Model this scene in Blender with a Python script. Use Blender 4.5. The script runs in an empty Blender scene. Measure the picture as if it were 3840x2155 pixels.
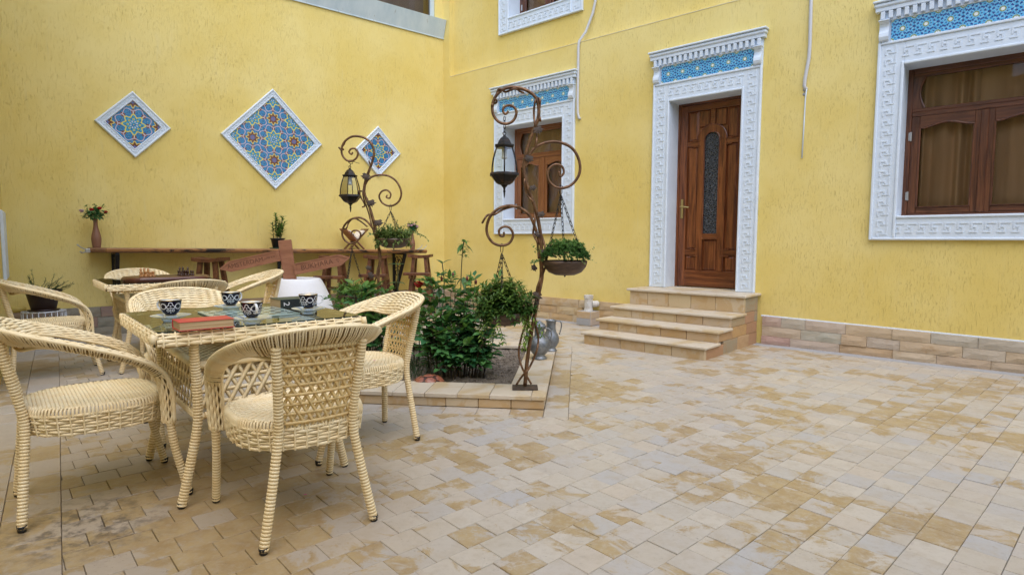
import bpy, bmesh, math, random
import numpy as np
from mathutils import Vector, Matrix, noise
rnd = random.Random(7)
sc = bpy.context.scene
C = sc.collection

# ------------------------------------------------------------------ camera
cam_d = bpy.data.cameras.new('camera')
cam_d.sensor_width = 36.0
cam_d.sensor_fit = 'HORIZONTAL'
cam_d.lens = 21.0
cam_d.clip_start = 0.05
cam_d.clip_end = 200
cam = bpy.data.objects.new('camera', cam_d)
C.objects.link(cam)
TH = math.atan(177 / 2240)
RO = math.radians(0.2)
fw = Vector((0, math.cos(TH), -math.sin(TH)))
u0 = Vector((0, math.sin(TH), math.cos(TH)))
r0 = Vector((1, 0, 0))
rv = math.cos(RO) * r0 + math.sin(RO) * u0
uv = math.cos(RO) * u0 - math.sin(RO) * r0
m = Matrix((rv, uv, -fw)).transposed().to_4x4()
m.translation = Vector((0, 0, 1.2))
cam.matrix_world = m
sc.camera = cam

# ------------------------------------------------------------------ sky, sun, exposure
SUN_EL, SUN_AZ = math.radians(60), math.radians(172)     # azimuth clockwise from +Y
w = bpy.data.worlds.new('World')
sc.world = w
w.use_nodes = True
wn = w.node_tree
wn.nodes.clear()
wo = wn.nodes.new('ShaderNodeOutputWorld')
bg = wn.nodes.new('ShaderNodeBackground')
sky = wn.nodes.new('ShaderNodeTexSky')
sky.sky_type = 'NISHITA'
sky.sun_disc = False
sky.sun_elevation = SUN_EL
sky.sun_rotation = SUN_AZ
sky.air_density = 1.0
sky.dust_density = 1.5
sky.ozone_density = 1.0
hs = wn.nodes.new('ShaderNodeHueSaturation')
hs.inputs['Saturation'].default_value = 0.95
wn.links.new(sky.outputs[0], hs.inputs['Color'])
wn.links.new(hs.outputs[0], bg.inputs['Color'])
bg.inputs['Strength'].default_value = 0.15
wn.links.new(bg.outputs[0], wo.inputs['Surface'])
sl = bpy.data.lights.new('sun', 'SUN')
sl.energy = 0.8
sl.angle = math.radians(70)
sl.color = (1.0, 0.99, 0.98)
so = bpy.data.objects.new('sun', sl)
C.objects.link(so)
sd = Vector((math.sin(SUN_AZ) * math.cos(SUN_EL), math.cos(SUN_AZ) * math.cos(SUN_EL), math.sin(SUN_EL)))
so.rotation_euler = sd.to_track_quat('Z', 'Y').to_euler()
so.location = sd * 20
sc.view_settings.view_transform = 'Standard'
sc.view_settings.look = 'None'
sc.view_settings.exposure = 1.05
sc.view_settings.gamma = 1.0
sc.view_settings.use_curve_mapping = False
sc.cycles.max_bounces = 10
sc.cycles.transparent_max_bounces = 16

# ------------------------------------------------------------------ mesh helpers
class MB:
    """collects shapes and links them as one mesh object"""
    def __init__(s):
        s.v, s.f, s.mi, s.at = [], [], [], []
        s.m = 0
        s.a = 0.5
    def add(s, vs, fs):
        n = len(s.v)
        s.v.extend(tuple(p) for p in vs)
        for f in fs:
            s.f.append(tuple(i + n for i in f))
            s.mi.append(s.m)
            s.at.append(s.a)
    def box(s, x0, x1, y0, y1, z0, z1, M=None):
        vs = [(x, y, z) for z in (z0, z1) for y in (y0, y1) for x in (x0, x1)]
        if M is not None:
            vs = [M @ Vector(p) for p in vs]
        s.add(vs, [(0, 2, 3, 1), (4, 5, 7, 6), (0, 1, 5, 4), (2, 6, 7, 3), (0, 4, 6, 2), (1, 3, 7, 5)])
    def bbox(s, x0, x1, y0, y1, z0, z1, b=.004, M=None):
        """box with bevelled long edges on every side (24 verts)"""
        xs = (x0, x0 + b, x1 - b, x1)
        def P(sx, sy, sz, ax):
            x = (x0, x1)[sx]; y = (y0, y1)[sy]; z = (z0, z1)[sz]
            dx = b if sx == 0 else -b; dy = b if sy == 0 else -b; dz = b if sz == 0 else -b
            if ax == 0: return (x, y + dy, z + dz)
            if ax == 1: return (x + dx, y, z + dz)
            return (x + dx, y + dy, z)
        idx = {}; vs = []
        for sx in (0, 1):
            for sy in (0, 1):
                for sz in (0, 1):
                    for ax in (0, 1, 2):
                        idx[sx, sy, sz, ax] = len(vs); vs.append(P(sx, sy, sz, ax))
        fs = []
        g = lambda *k: idx[k]
        for q in (0, 1):
            f = [g(q, 0, 0, 0), g(q, 1, 0, 0), g(q, 1, 1, 0), g(q, 0, 1, 0)]; fs.append(f if q else f[::-1])
            f = [g(0, q, 0, 1), g(0, q, 1, 1), g(1, q, 1, 1), g(1, q, 0, 1)]; fs.append(f if q else f[::-1])
            f = [g(0, 0, q, 2), g(1, 0, q, 2), g(1, 1, q, 2), g(0, 1, q, 2)]; fs.append(f if q else f[::-1])
        for a in (0, 1):
            for c in (0, 1):
                f = [g(a, c, 0, 0), g(a, c, 0, 1), g(a, c, 1, 1), g(a, c, 1, 0)]; fs.append(f if (a ^ c) == 0 else f[::-1])
                f = [g(a, 0, c, 0), g(a, 1, c, 0), g(a, 1, c, 2), g(a, 0, c, 2)]; fs.append(f if (a ^ c) == 1 else f[::-1])
                f = [g(0, a, c, 1), g(0, a, c, 2), g(1, a, c, 2), g(1, a, c, 1)]; fs.append(f if (a ^ c) == 1 else f[::-1])
        for sx in (0, 1):
            for sy in (0, 1):
                for sz in (0, 1):
                    f = [g(sx, sy, sz, 0), g(sx, sy, sz, 1), g(sx, sy, sz, 2)]
                    fs.append(f if (sx + sy + sz) % 2 == 1 else f[::-1])
        if M is not None:
            vs = [M @ Vector(p) for p in vs]
        s.add(vs, fs)
    def tube(s, pts, r, n=8, cap=True, closed=False, flat=None, up=None):
        """tube along pts; r number or list; flat=(a,b) scales the section along side/normal; up fixes the normal"""
        pts = [Vector(p) for p in pts]
        N = len(pts)
        if N < 2: return
        rs = r if isinstance(r, (list, tuple)) else [r] * N
        T = []
        for i in range(N):
            a = pts[i - 1] if (i > 0 or closed) else pts[i]
            b = pts[(i + 1) % N] if (i < N - 1 or closed) else pts[i]
            d = b - a
            T.append(d.normalized() if d.length > 1e-9 else Vector((0, 0, 1)))
        nrm = Vector((0, 0, 1)) if abs(T[0].z) < .9 else Vector((1, 0, 0))
        vs = []
        fa, fb = flat if flat else (1, 1)
        for i in range(N):
            if up is not None:
                uu = up[i] if isinstance(up, list) else up
                nrm = Vector(uu)
            nrm = nrm - T[i] * nrm.dot(T[i])
            if nrm.length < 1e-6:
                nrm = T[i].orthogonal()
            nrm.normalize()
            sd_ = T[i].cross(nrm)
            for k in range(n):
                a = 2 * math.pi * k / n
                vs.append(pts[i] + sd_ * (math.cos(a) * rs[i] * fa) + nrm * (math.sin(a) * rs[i] * fb))
        fs = []
        M_ = N if closed else N - 1
        for i in range(M_):
            j = (i + 1) % N
            for k in range(n):
                l = (k + 1) % n
                fs.append((i * n + k, i * n + l, j * n + l, j * n + k))
        if cap and not closed:
            fs.append(tuple(range(n))[::-1])
            fs.append(tuple((N - 1) * n + k for k in range(n)))
        s.add(vs, fs)
    def lathe(s, prof, n=16, c=(0, 0, 0), M=None, a0=0.0, closed_bottom=True, closed_top=True):
        vs = []
        for (r, z) in prof:
            for k in range(n):
                a = a0 + 2 * math.pi * k / n
                vs.append(Vector((c[0] + r * math.cos(a), c[1] + r * math.sin(a), c[2] + z)))
        if M is not None:
            vs = [M @ p for p in vs]
        fs = []
        for i in range(len(prof) - 1):
            for k in range(n):
                l = (k + 1) % n
                fs.append((i * n + k, i * n + l, (i + 1) * n + l, (i + 1) * n + k))
        if closed_bottom: fs.append(tuple(range(n))[::-1])
        if closed_top: fs.append(tuple((len(prof) - 1) * n + k for k in range(n)))
        s.add(vs, fs)
    def prism(s, poly, y0, y1, M=None):
        """polygon of (x,z), counter-clockwise seen from -y, extruded from y0 (front) to y1"""
        n = len(poly)
        vs = [Vector((x, y0, z)) for x, z in poly] + [Vector((x, y1, z)) for x, z in poly]
        if M is not None: vs = [M @ p for p in vs]
        fs = [tuple(range(n)), tuple(range(n, 2 * n))[::-1]]
        for i in range(n):
            j = (i + 1) % n
            fs.append((i, i + n, j + n, j))
        s.add(vs, fs)
    def grid(s, P, nu, nv):
        vs = [P(i / nu, j / nv) for j in range(nv + 1) for i in range(nu + 1)]
        fs = [(j * (nu + 1) + i, j * (nu + 1) + i + 1, (j + 1) * (nu + 1) + i + 1, (j + 1) * (nu + 1) + i)
              for j in range(nv) for i in range(nu)]
        s.add(vs, fs)
    def leaf(s, p, d, nrm, L, W, fold=.25, droop=.2, a=None):
        """one leaf: base p, direction d, up nrm"""
        d = Vector(d).normalized(); nrm = Vector(nrm); nrm = (nrm - d * nrm.dot(d))
        nrm = nrm.normalized() if nrm.length > 1e-5 else d.orthogonal().normalized()
        sd_ = d.cross(nrm)
        if a is not None: s.a = a
        pts = []
        p = Vector(p)
        for t, wd in ((0, .04), (.3, .85), (.62, .8), (1, .03)):
            c = p + d * (L * t) - nrm * (droop * L * t * t)
            h = W * .5 * wd
            pts += [c - sd_ * h + nrm * (fold * h), c, c + sd_ * h + nrm * (fold * h)]
        fs = []
        for i in range(3):
            b = i * 3
            fs += [(b, b + 1, b + 4, b + 3), (b + 1, b + 2, b + 5, b + 4)]
        s.add(pts, fs)
    def mesh(s, name, mats, smooth=False):
        me = bpy.data.meshes.new(name)
        me.from_pydata(s.v, [], s.f)
        for mt in (mats if isinstance(mats, (list, tuple)) else [mats]):
            me.materials.append(mt)
        me.polygons.foreach_set('material_index', s.mi)
        if smooth:
            me.polygons.foreach_set('use_smooth', [True] * len(s.f))
        at = me.attributes.new('tint', 'FLOAT', 'FACE')
        at.data.foreach_set('value', s.at)
        me.update()
        return me
    def build(s, name, mats, parent=None, smooth=False, loc=None, rot=None):
        return link(name, s.mesh(name, mats, smooth), parent, loc, rot)

def link(name, me, parent=None, loc=None, rot=None):
    o = bpy.data.objects.new(name, me)
    C.objects.link(o)
    if parent is not None: o.parent = parent
    if loc is not None: o.location = loc
    if rot is not None: o.rotation_euler = rot
    return o
def tag(o, label, cat, group=None):
    o['label'] = label; o['category'] = cat
    if group: o['group'] = group
    return o
def thing(name, label, cat, loc=(0, 0, 0), rz=0.0, group=None):
    o = bpy.data.objects.new(name, None)
    o.empty_display_size = .1
    C.objects.link(o)
    o.location = loc; o.rotation_euler = (0, 0, rz)
    return tag(o, label, cat, group)
def copy_tree(o, parent=None):
    c = o.copy(); C.objects.link(c)
    if parent is not None: c.parent = parent
    for ch in list(o.children): copy_tree(ch, c)
    return c
def crom(pts, n):
    """Catmull-Rom through pts, n samples a span"""
    P = [Vector(p) for p in pts]
    P = [2 * P[0] - P[1]] + P + [2 * P[-1] - P[-2]]
    out = []
    for i in range(1, len(P) - 2):
        a, b, c, d = P[i - 1], P[i], P[i + 1], P[i + 2]
        for k in range(n):
            t = k / n
            out.append(.5 * ((2 * b) + (c - a) * t + (2 * a - 5 * b + 4 * c - d) * t * t + (3 * b - a - 3 * c + d) * t ** 3))
    out.append(P[-2])
    return out
def resample(pts, step):
    pts = [Vector(p) for p in pts]
    L = [0]
    for a, b in zip(pts, pts[1:]): L.append(L[-1] + (b - a).length)
    n = max(1, round(L[-1] / step))
    out = []; j = 0
    for k in range(n + 1):
        d = L[-1] * k / n
        while j < len(L) - 2 and L[j + 1] < d: j += 1
        t = (d - L[j]) / max(1e-9, L[j + 1] - L[j])
        out.append(pts[j].lerp(pts[j + 1], min(1, max(0, t))))
    return out

# ------------------------------------------------------------------ material helpers
class X:
    """tiny expression layer over Math nodes"""
    nt = None
    def __init__(s, sock): s.s = sock
    @staticmethod
    def op(o, *a, clamp=False):
        n = X.nt.nodes.new('ShaderNodeMath'); n.operation = o; n.use_clamp = clamp
        for i, q in enumerate(a):
            if isinstance(q, X): X.nt.links.new(q.s, n.inputs[i])
            else: n.inputs[i].default_value = q
        return X(n.outputs[0])
    def __add__(s, o): return X.op('ADD', s, o)
    __radd__ = __add__
    def __sub__(s, o): return X.op('SUBTRACT', s, o)
    def __rsub__(s, o): return X.op('SUBTRACT', o, s)
    def __mul__(s, o): return X.op('MULTIPLY', s, o)
    __rmul__ = __mul__
    def __truediv__(s, o): return X.op('DIVIDE', s, o)
    def abs(s): return X.op('ABSOLUTE', s)
    def lt(s, o): return X.op('LESS_THAN', s, o)
    def gt(s, o): return X.op('GREATER_THAN', s, o)
    def cos(s): return X.op('COSINE', s)
    def sin(s): return X.op('SINE', s)
    def floor(s): return X.op('FLOOR', s)
    def mod(s, o): return X.op('FLOORED_MODULO', s, o)
    def max(s, o): return X.op('MAXIMUM', s, o)
    def min(s, o): return X.op('MINIMUM', s, o)
    def step(s, a, b):
        n = X.nt.nodes.new('ShaderNodeMapRange'); n.interpolation_type = 'SMOOTHSTEP'
        X.nt.links.new(s.s, n.inputs[0])
        n.inputs[1].default_value = a; n.inputs[2].default_value = b
        return X(n.outputs[0])
def hyp(a, b): return X.op('SQRT', a * a + b * b)
def atan2(a, b): return X.op('ARCTAN2', a, b)
def col4(c): return (c[0], c[1], c[2], 1)
def mixc(f, a, b):
    n = X.nt.nodes.new('ShaderNodeMix'); n.data_type = 'RGBA'
    for i, q in ((0, f), (6, a), (7, b)):
        if isinstance(q, X): X.nt.links.new(q.s, n.inputs[i])
        elif i == 0: n.inputs[0].default_value = q
        else: n.inputs[i].default_value = col4(q)
    return X(n.outputs[2])
def mulc(a, f):
    """colour times a grey factor"""
    n = X.nt.nodes.new('ShaderNodeVectorMath'); n.operation = 'SCALE'
    if isinstance(a, X): X.nt.links.new(a.s, n.inputs[0])
    else: n.inputs[0].default_value = a[:3]
    if isinstance(f, X): X.nt.links.new(f.s, n.inputs['Scale'])
    else: n.inputs['Scale'].default_value = f
    return X(n.outputs[0])
def coords(kind='Object'):
    n = X.nt.nodes.new('ShaderNodeTexCoord')
    return X(n.outputs[kind])
def worldpos():
    n = X.nt.nodes.new('ShaderNodeNewGeometry'); return X(n.outputs['Position'])
def sep(v):
    n = X.nt.nodes.new('ShaderNodeSeparateXYZ'); X.nt.links.new(v.s, n.inputs[0])
    return [X(o) for o in n.outputs]
def comb(x, y, z):
    n = X.nt.nodes.new('ShaderNodeCombineXYZ')
    for i, q in enumerate((x, y, z)):
        if isinstance(q, X): X.nt.links.new(q.s, n.inputs[i])
        else: n.inputs[i].default_value = q
    return X(n.outputs[0])
def scalev(v, s):
    n = X.nt.nodes.new('ShaderNodeVectorMath'); n.operation = 'MULTIPLY'
    X.nt.links.new(v.s, n.inputs[0]); n.inputs[1].default_value = s
    return X(n.outputs[0])
def nz(v, scale, detail=3, rough=.55, dist=0.0):
    n = X.nt.nodes.new('ShaderNodeTexNoise')
    n.inputs['Scale'].default_value = scale; n.inputs['Detail'].default_value = detail
    n.inputs['Roughness'].default_value = rough; n.inputs['Distortion'].default_value = dist
    X.nt.links.new(v.s, n.inputs['Vector'])
    return X(n.outputs['Fac'])
def vor(v, scale, feat='F1'):
    n = X.nt.nodes.new('ShaderNodeTexVoronoi'); n.feature = feat
    n.inputs['Scale'].default_value = scale
    X.nt.links.new(v.s, n.inputs['Vector'])
    return X(n.outputs['Distance'])
def objrand():
    n = X.nt.nodes.new('ShaderNodeObjectInfo'); return X(n.outputs['Random'])
def attr(name='tint'):
    n = X.nt.nodes.new('ShaderNodeAttribute'); n.attribute_name = name; return X(n.outputs['Fac'])
def ramp(f, stops, interp='LINEAR'):
    n = X.nt.nodes.new('ShaderNodeValToRGB'); cr = n.color_ramp; cr.interpolation = interp
    while len(cr.elements) < len(stops): cr.elements.new(.5)
    for e, (p, c) in zip(cr.elements, stops):
        e.position = p; e.color = col4(c)
    X.nt.links.new(f.s, n.inputs[0])
    return X(n.outputs[0])
def bump(h, dist=.01, strength=1.0):
    n = X.nt.nodes.new('ShaderNodeBump'); n.inputs['Distance'].default_value = dist
    n.inputs['Strength'].default_value = strength
    X.nt.links.new(h.s, n.inputs['Height'])
    return X(n.outputs[0])
def mat(name, fn=None, color=(.5, .5, .5), rough=.6, metal=0.0, spec=.5, transl=0.0):
    m = bpy.data.materials.new(name); m.use_nodes = True
    nt = m.node_tree; X.nt = nt
    b = nt.nodes['Principled BSDF']
    b.inputs['Base Color'].default_value = col4(color)
    b.inputs['Roughness'].default_value = rough
    b.inputs['Metallic'].default_value = metal
    b.inputs['Specular IOR Level'].default_value = spec
    out = fn() if fn else {}
    for k, q in (out or {}).items():
        if isinstance(q, X): nt.links.new(q.s, b.inputs[k])
        else: b.inputs[k].default_value = q
    if transl:
        t = nt.nodes.new('ShaderNodeBsdfTranslucent'); mx = nt.nodes.new('ShaderNodeMixShader')
        mx.inputs[0].default_value = transl
        if out and isinstance(out.get('Base Color'), X): nt.links.new(out['Base Color'].s, t.inputs[0])
        else: t.inputs[0].default_value = col4(color)
        nt.links.new(b.outputs[0], mx.inputs[1]); nt.links.new(t.outputs[0], mx.inputs[2])
        nt.links.new(mx.outputs[0], nt.nodes['Material Output'].inputs['Surface'])
    return m
def glass_mat(name, tint, ior=1.5, rough=0.0):
    """thin sheet: tinted see-through plus Fresnel mirror"""
    m = bpy.data.materials.new(name); m.use_nodes = True
    nt = m.node_tree; nt.nodes.clear()
    o = nt.nodes.new('ShaderNodeOutputMaterial'); mx = nt.nodes.new('ShaderNodeMixShader')
    t = nt.nodes.new('ShaderNodeBsdfTransparent'); t.inputs[0].default_value = col4(tint)
    g = nt.nodes.new('ShaderNodeBsdfGlossy'); g.inputs['Roughness'].default_value = rough
    f = nt.nodes.new('ShaderNodeFresnel'); f.inputs['IOR'].default_value = ior
    nt.links.new(f.outputs[0], mx.inputs[0]); nt.links.new(t.outputs[0], mx.inputs[1])
    nt.links.new(g.outputs[0], mx.inputs[2]); nt.links.new(mx.outputs[0], o.inputs[0])
    return m
# ------------------------------------------------------------------ materials
def f_plaster():
    c = coords(); 
    a = nz(scalev(c, (98, 98, 16)), 1.0, 4, .70, .5)
    b = nz(scalev(c, (60, 60, 13)), 1.0, 2, .5)
    zone = nz(c, 2.3, 4, .6).step(.33, .66)
    sc_ = a.step(.56, .67) * (zone * .8 + .2)
    fine = nz(scalev(c, (8, 8, 20)), 1.0, 5, .7)
    big = nz(c, .7, 4, .6)
    base = mixc(big.step(.3, .7), (.73, .56, .155), (.80, .66, .26))
    grey = nz(scalev(c, (11, 11, 1.0)), 1.0, 5, .75).step(.55, .8)
    base = mixc(grey * .42, base, (.66, .58, .32))
    base = mixc(sc_ * .36, base, (.50, .36, .10))
    s2 = nz(scalev(c, (62, 62, 7.5)), 1.0, 3, .6, .4).step(.56, .70) * (nz(c, 1.7, 3, .6).step(.30, .68) * .7 + .3)
    base = mixc(s2 * .30, base, (.52, .39, .12))
    h = fine * .5 + b * .35 - sc_ * .75 - s2 * .7
    return {'Base Color': base, 'Roughness': .62, 'Normal': bump(h, .004, .9), 'Specular IOR Level': .35}
M_plaster = mat('yellow_plaster', f_plaster)
M_ledge = mat('ledge_paint', color=(.74, .66, .42), rough=.6)
def f_white():
    c = coords()
    n = nz(c, 9, 4, .6); d = nz(scalev(c, (30, 30, 6)), 1, 3).step(.6, .8)
    base = mixc(n.step(.35, .7), (.68, .765, .86), (.64, .72, .815))
    base = mixc(d * .18, base, (.52, .50, .46))
    return {'Base Color': base, 'Roughness': .55, 'Normal': bump(nz(c, 60, 3), .002, .5)}
M_white = mat('white_plaster', f_white)
def f_tile(r):
    p = worldpos(); x, y, z = sep(p)
    v = comb(x + r * 3.1, y - r * 2.3, r * 7.0)
    big = nz(p, 1.15, 3, .5)
    patch = nz(scalev(v, (1, 1, 1)), 4.6, 8, .72, .6)
    left = (1.0 - (x + y * .12).step(-.9, .55)) * (1.0 - y.step(3.0, 4.4))
    wet = (patch + (big - .5) * .95 + (r - .5) * .22 + left * .085 + (1.0 - hyp((x - .42) / .20, (y - 5.0) / 1.2).step(.7, 1.25)) * .10).step(.535, .615) * (nz(v, 34, 5, .8).step(.30, .58) * .55 + .45)
    dry = ramp((r * 7.77).mod(1.0), [(0, (.48, .425, .35)), (.22, (.55, .495, .415)), (.45, (.48, .44, .385)), (.62, (.53, .46, .375)),
                                      (.8, (.45, .435, .42)), (1, (.51, .455, .37))])
    veil = nz(v, 14, 5, .65)
    dry = mixc(veil.step(.42, .70) * .55, dry, (.43, .36, .27))
    dry = mixc(nz(v, 42, 5, .8).step(.50, .72) * .35, dry, (.30, .25, .20))
    och = mixc(nz(v, 9, 4).step(.3, .7), (.37, .24, .09), (.48, .345, .16))
    base = mulc(mixc(wet * .85, mulc(mixc(left * .75, dry, (.41, .33, .235)), .93), mulc(och, .84)), 1.0)
    pit = nz(scalev(v, (1, 1.6, 1)), 55, 4, .7).step(.61, .70) * nz(v, 6, 3).step(.40, .62)
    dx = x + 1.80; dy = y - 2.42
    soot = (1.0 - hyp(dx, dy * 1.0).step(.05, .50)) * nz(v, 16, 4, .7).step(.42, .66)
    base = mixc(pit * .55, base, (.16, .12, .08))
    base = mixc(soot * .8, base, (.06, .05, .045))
    shoe = nz(scalev(p, (1, 1, 1)), .9, 2).step(.3, .8)
    rg = mixc(wet, (.42, .42, .42), (.34, .34, .34))
    h = nz(v, 22, 5, .65) - pit * .8
    return {'Base Color': base, 'Roughness': rg, 'Normal': bump(h, .0025, .7), 'Specular IOR Level': .45}
M_tile = mat('floor_tile', lambda: f_tile(objrand()))
M_tiles = mat('floor_tile_far', lambda: f_tile(attr()))
def f_grout():
    c = worldpos()
    return {'Base Color': mixc(nz(c, 30, 4), (.15, .12, .09), (.33, .27, .20)), 'Roughness': .9}
M_grout = mat('grout', f_grout)
def f_stone(r, dark=1.0):
    c = coords(); x, y, z = sep(c)
    v = comb(x + r * 9, y + r * 5, z - r * 4)
    base = ramp(r, [(0, (.52, .39, .25)), (.14, (.54, .43, .30)), (.3, (.51, .34, .19)), (.42, (.52, .45, .36)), (.55, (.46, .29, .25)),
                    (.66, (.48, .41, .33)), (.78, (.41, .41, .34)), (.88, (.53, .37, .22)), (1, (.45, .36, .28))])
    vein = nz(scalev(v, (3, 3, 9)), 1.2, 5, .65, 1.5)
    base = mixc(vein.step(.35, .75) * .38, base, (.54, .43, .31))
    base = mixc(nz(v, 5, 4, .7).step(.6, .75) * .5, base, (.40, .24, .11))
    base = mulc(base, dark)
    return {'Base Color': base, 'Roughness': .75, 'Normal': bump(nz(scalev(v, (1, 1, 2.4)), 14, 6, .7), .012, .8)}
M_stone = mat('plinth_stone', lambda: f_stone(objrand()))
M_stone_d = mat('plinth_stone_brown', lambda: f_stone(objrand() * .5 + .45, .62))
def f_lime():
    r = objrand(); c = coords(); x, y, z = sep(c)
    v = comb(x + r * 9, y + r * 5, z - r * 4)
    base = ramp(r, [(0, (.54, .43, .27)), (.35, (.49, .34, .18)), (.6, (.55, .45, .31)), (.8, (.45, .30, .155)), (1, (.51, .40, .28))])
    base = mixc(nz(v, 5, 4, .6, .8).step(.5, .6) * .6, base, (.46, .29, .12))
    base = mixc(nz(v, 3, 3).step(.55, .75) * .4, base, (.55, .50, .44))
    return {'Base Color': base, 'Roughness': .5, 'Normal': bump(nz(v, 25, 4), .002, .6)}
M_lime = mat('limestone', f_lime)
def f_side():
    r = objrand(); c = coords(); x, y, z = sep(c); v = comb(x + r * 9, y + r * 5, z - r * 4)
    base = ramp(r, [(0, (.45, .29, .14)), (.25, (.36, .18, .12)), (.45, (.50, .36, .19)), (.6, (.28, .26, .20)), (.8, (.48, .30, .13)), (1, (.40, .25, .16))])
    base = mixc(nz(scalev(v, (4, 4, 7)), 1.4, 5, .65, 1.2).step(.4, .7) * .6, base, (.36, .22, .11))
    return {'Base Color': base, 'Roughness': .7, 'Normal': bump(nz(v, 16, 6, .7), .008, .8)}
M_side = mat('step_side_stone', f_side)
def f_tread():
    r = objrand(); c = coords(); v = comb(*[q + r * 5 for q in sep(c)])
    base = mixc(nz(v, 3, 4, .6, .5).step(.46, .62) * .7, (.56, .49, .39), (.47, .34, .16))
    return {'Base Color': base, 'Roughness': .5, 'Normal': bump(nz(v, 20, 4), .002, .5)}
M_tread = mat('limestone_slab', f_tread)
def f_wicker(t=0):
    c = coords()
    n = nz(c, 14, 3)
    base = mixc(n.step(.3, .7), (.85, .68, .395), (.89, .765, .51))
    return {'Base Color': base, 'Roughness': .42, 'Specular IOR Level': .4}
M_wicker = mat('cream_wicker', f_wicker)
M_wickerT = mat('cream_wicker_lattice', color=(.95, .78, .42), rough=.45, transl=.42)
M_wickerC = mat('wicker_core', color=(.42, .27, .11), rough=.8)
M_gapshade = mat('wicker_gap_shade', color=(.60, .43, .20), rough=.8)  # darker cane: groove shade put into the colour, also the sheet under the seat
M_rubber = mat('black_rubber', color=(.015, .015, .016), rough=.5)
M_glass = glass_mat('tinted_table_glass', (.48, .60, .58), 2.6, .004)
M_glassedge = mat('glass_edge', color=(.012, .03, .028), rough=.08)
M_pane = glass_mat('window_glass', (.84, .80, .76), 1.33)
M_lampglass = glass_mat('lantern_glass', (.93, .96, .95), 1.45)
def f_wood(c1, c2, sc_=(3, 3, 30), rough=.42, axis=None):
    def f():
        c = coords(); r = objrand()
        x, y, z = sep(c)
        v = comb(x + r * 3, y, z + r * 2)
        g = nz(scalev(v, sc_), 1, 6, .65, 1.2)
        g2 = nz(scalev(v, tuple(q * 4 for q in sc_)), 1, 3, .6)
        base = mixc(g.step(.3, .72), c1, c2)
        base = mixc(g2.step(.55, .75) * .5, base, tuple(q * .35 for q in c1))
        return {'Base Color': base, 'Roughness': rough, 'Normal': bump(g2, .0015, .6)}
    return f
M_door = mat('door_wood', f_wood((.075, .019, .007), (.26, .085, .027), (24, 24, 1.6), .28))
M_doorh = mat('door_wood_rail', f_wood((.075, .019, .007), (.26, .085, .027), (1.6, 24, 24), .28))
M_win = mat('window_wood', f_wood((.050, .016, .008), (.17, .060, .025), (24, 24, 1.6), .36))
M_winh = mat('window_wood_rail', f_wood((.050, .016, .008), (.17, .060, .025), (1.6, 24, 24), .36))
M_winl = mat('window_wood_light', f_wood((.17, .058, .018), (.33, .13, .045), (24, 24, 1.6), .36))
M_winlh = mat('window_wood_light_rail', f_wood((.17, .058, .018), (.33, .13, .045), (1.6, 24, 24), .36))
M_stool = mat('stool_wood', f_wood((.07, .025, .012), (.19, .075, .032), (12, 12, 12), .4))
M_carve = mat('carved_letter', color=(.12, .048, .026), rough=.7)
M_sign = mat('sign_wood', f_wood((.27, .115, .065), (.38, .175, .10), (2, 14, 14), .6))
M_board = mat('chess_board_wood', f_wood((.05, .016, .010), (.14, .045, .024), (3, 18, 18), .32))
def f_slab():
    c = coords(); x, y, z = sep(c)
    g = nz(scalev(c, (1.2, 14, 30)), 1, 6, .65, 1.5)
    base = mixc(g.step(.3, .7), (.14, .065, .032), (.30, .16, .085))
    edge = (y + .405).lt(0.0)
    bark = nz(scalev(c, (3.5, 8, 9)), 1, 5, .7, 1)
    e = mixc(bark.step(.46, .58), (.34, .16, .055), (.018, .012, .01))
    return {'Base Color': mixc(edge, base, e), 'Roughness': .5, 'Normal': bump(bark, .02, .5)}
M_slab = mat('shelf_wood', f_slab)
def f_bronze():
    c = coords()
    n = nz(c, 18, 5, .65)
    base = mixc(n.step(.35, .7), (.10, .052, .028), (.25, .135, .07))
    base = mixc(nz(c, 45, 3).step(.6, .75) * .6, base, (.03, .022, .018))
    return {'Base Color': base, 'Metallic': .55, 'Roughness': .42, 'Normal': bump(n, .003, .5)}
M_bronze = mat('bronze_paint', f_bronze)
def f_darkbronze():
    c = coords(); n = nz(c, 22, 5, .7)
    return {'Base Color': mixc(n.step(.5, .75), (.022, .02, .018), (.14, .07, .035)), 'Metallic': .5, 'Roughness': .42}
M_dbronze = mat('dark_bronze', f_darkbronze)
M_iron = mat('black_iron', color=(.012, .012, .014), rough=.4, metal=.3)
def f_rust():
    c = coords(); n = nz(c, 25, 5, .7)
    return {'Base Color': mixc(n.step(.35, .7), (.030, .020, .014), (.085, .055, .036)), 'Roughness': .7, 'Normal': bump(n, .003, .6)}
M_rust = mat('rusty_steel', f_rust)
def f_pewter():
    c = coords(); n = nz(c, 12, 5, .6); x, y, z = sep(c)
    ang = atan2(y, x)
    eng = ((z * 42 + (ang * 5).sin() * 1.1).sin()).abs().lt(.13) * (z - .10).gt(0.0)
    band = ((z * 150).sin()).gt(.93) * nz(c, 40, 2).gt(.5)
    base = mixc(n.step(.3, .75), (.17, .185, .205), (.29, .31, .335))
    base = mixc((eng * .55).max(band * .4), base, (.13, .135, .14))
    base = mixc(nz(c, 30, 4).step(.58, .75) * .4, base, (.22, .19, .15))
    return {'Base Color': base, 'Metallic': .65, 'Roughness': .45, 'Normal': bump(n - eng, .003, .5)}
M_pewter = mat('pewter', f_pewter)
M_silver = mat('silver_paint', color=(.5, .5, .5), rough=.35, metal=.8)
M_steel = mat('white_wire', color=(.62, .64, .66), rough=.35, metal=.4)
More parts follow.
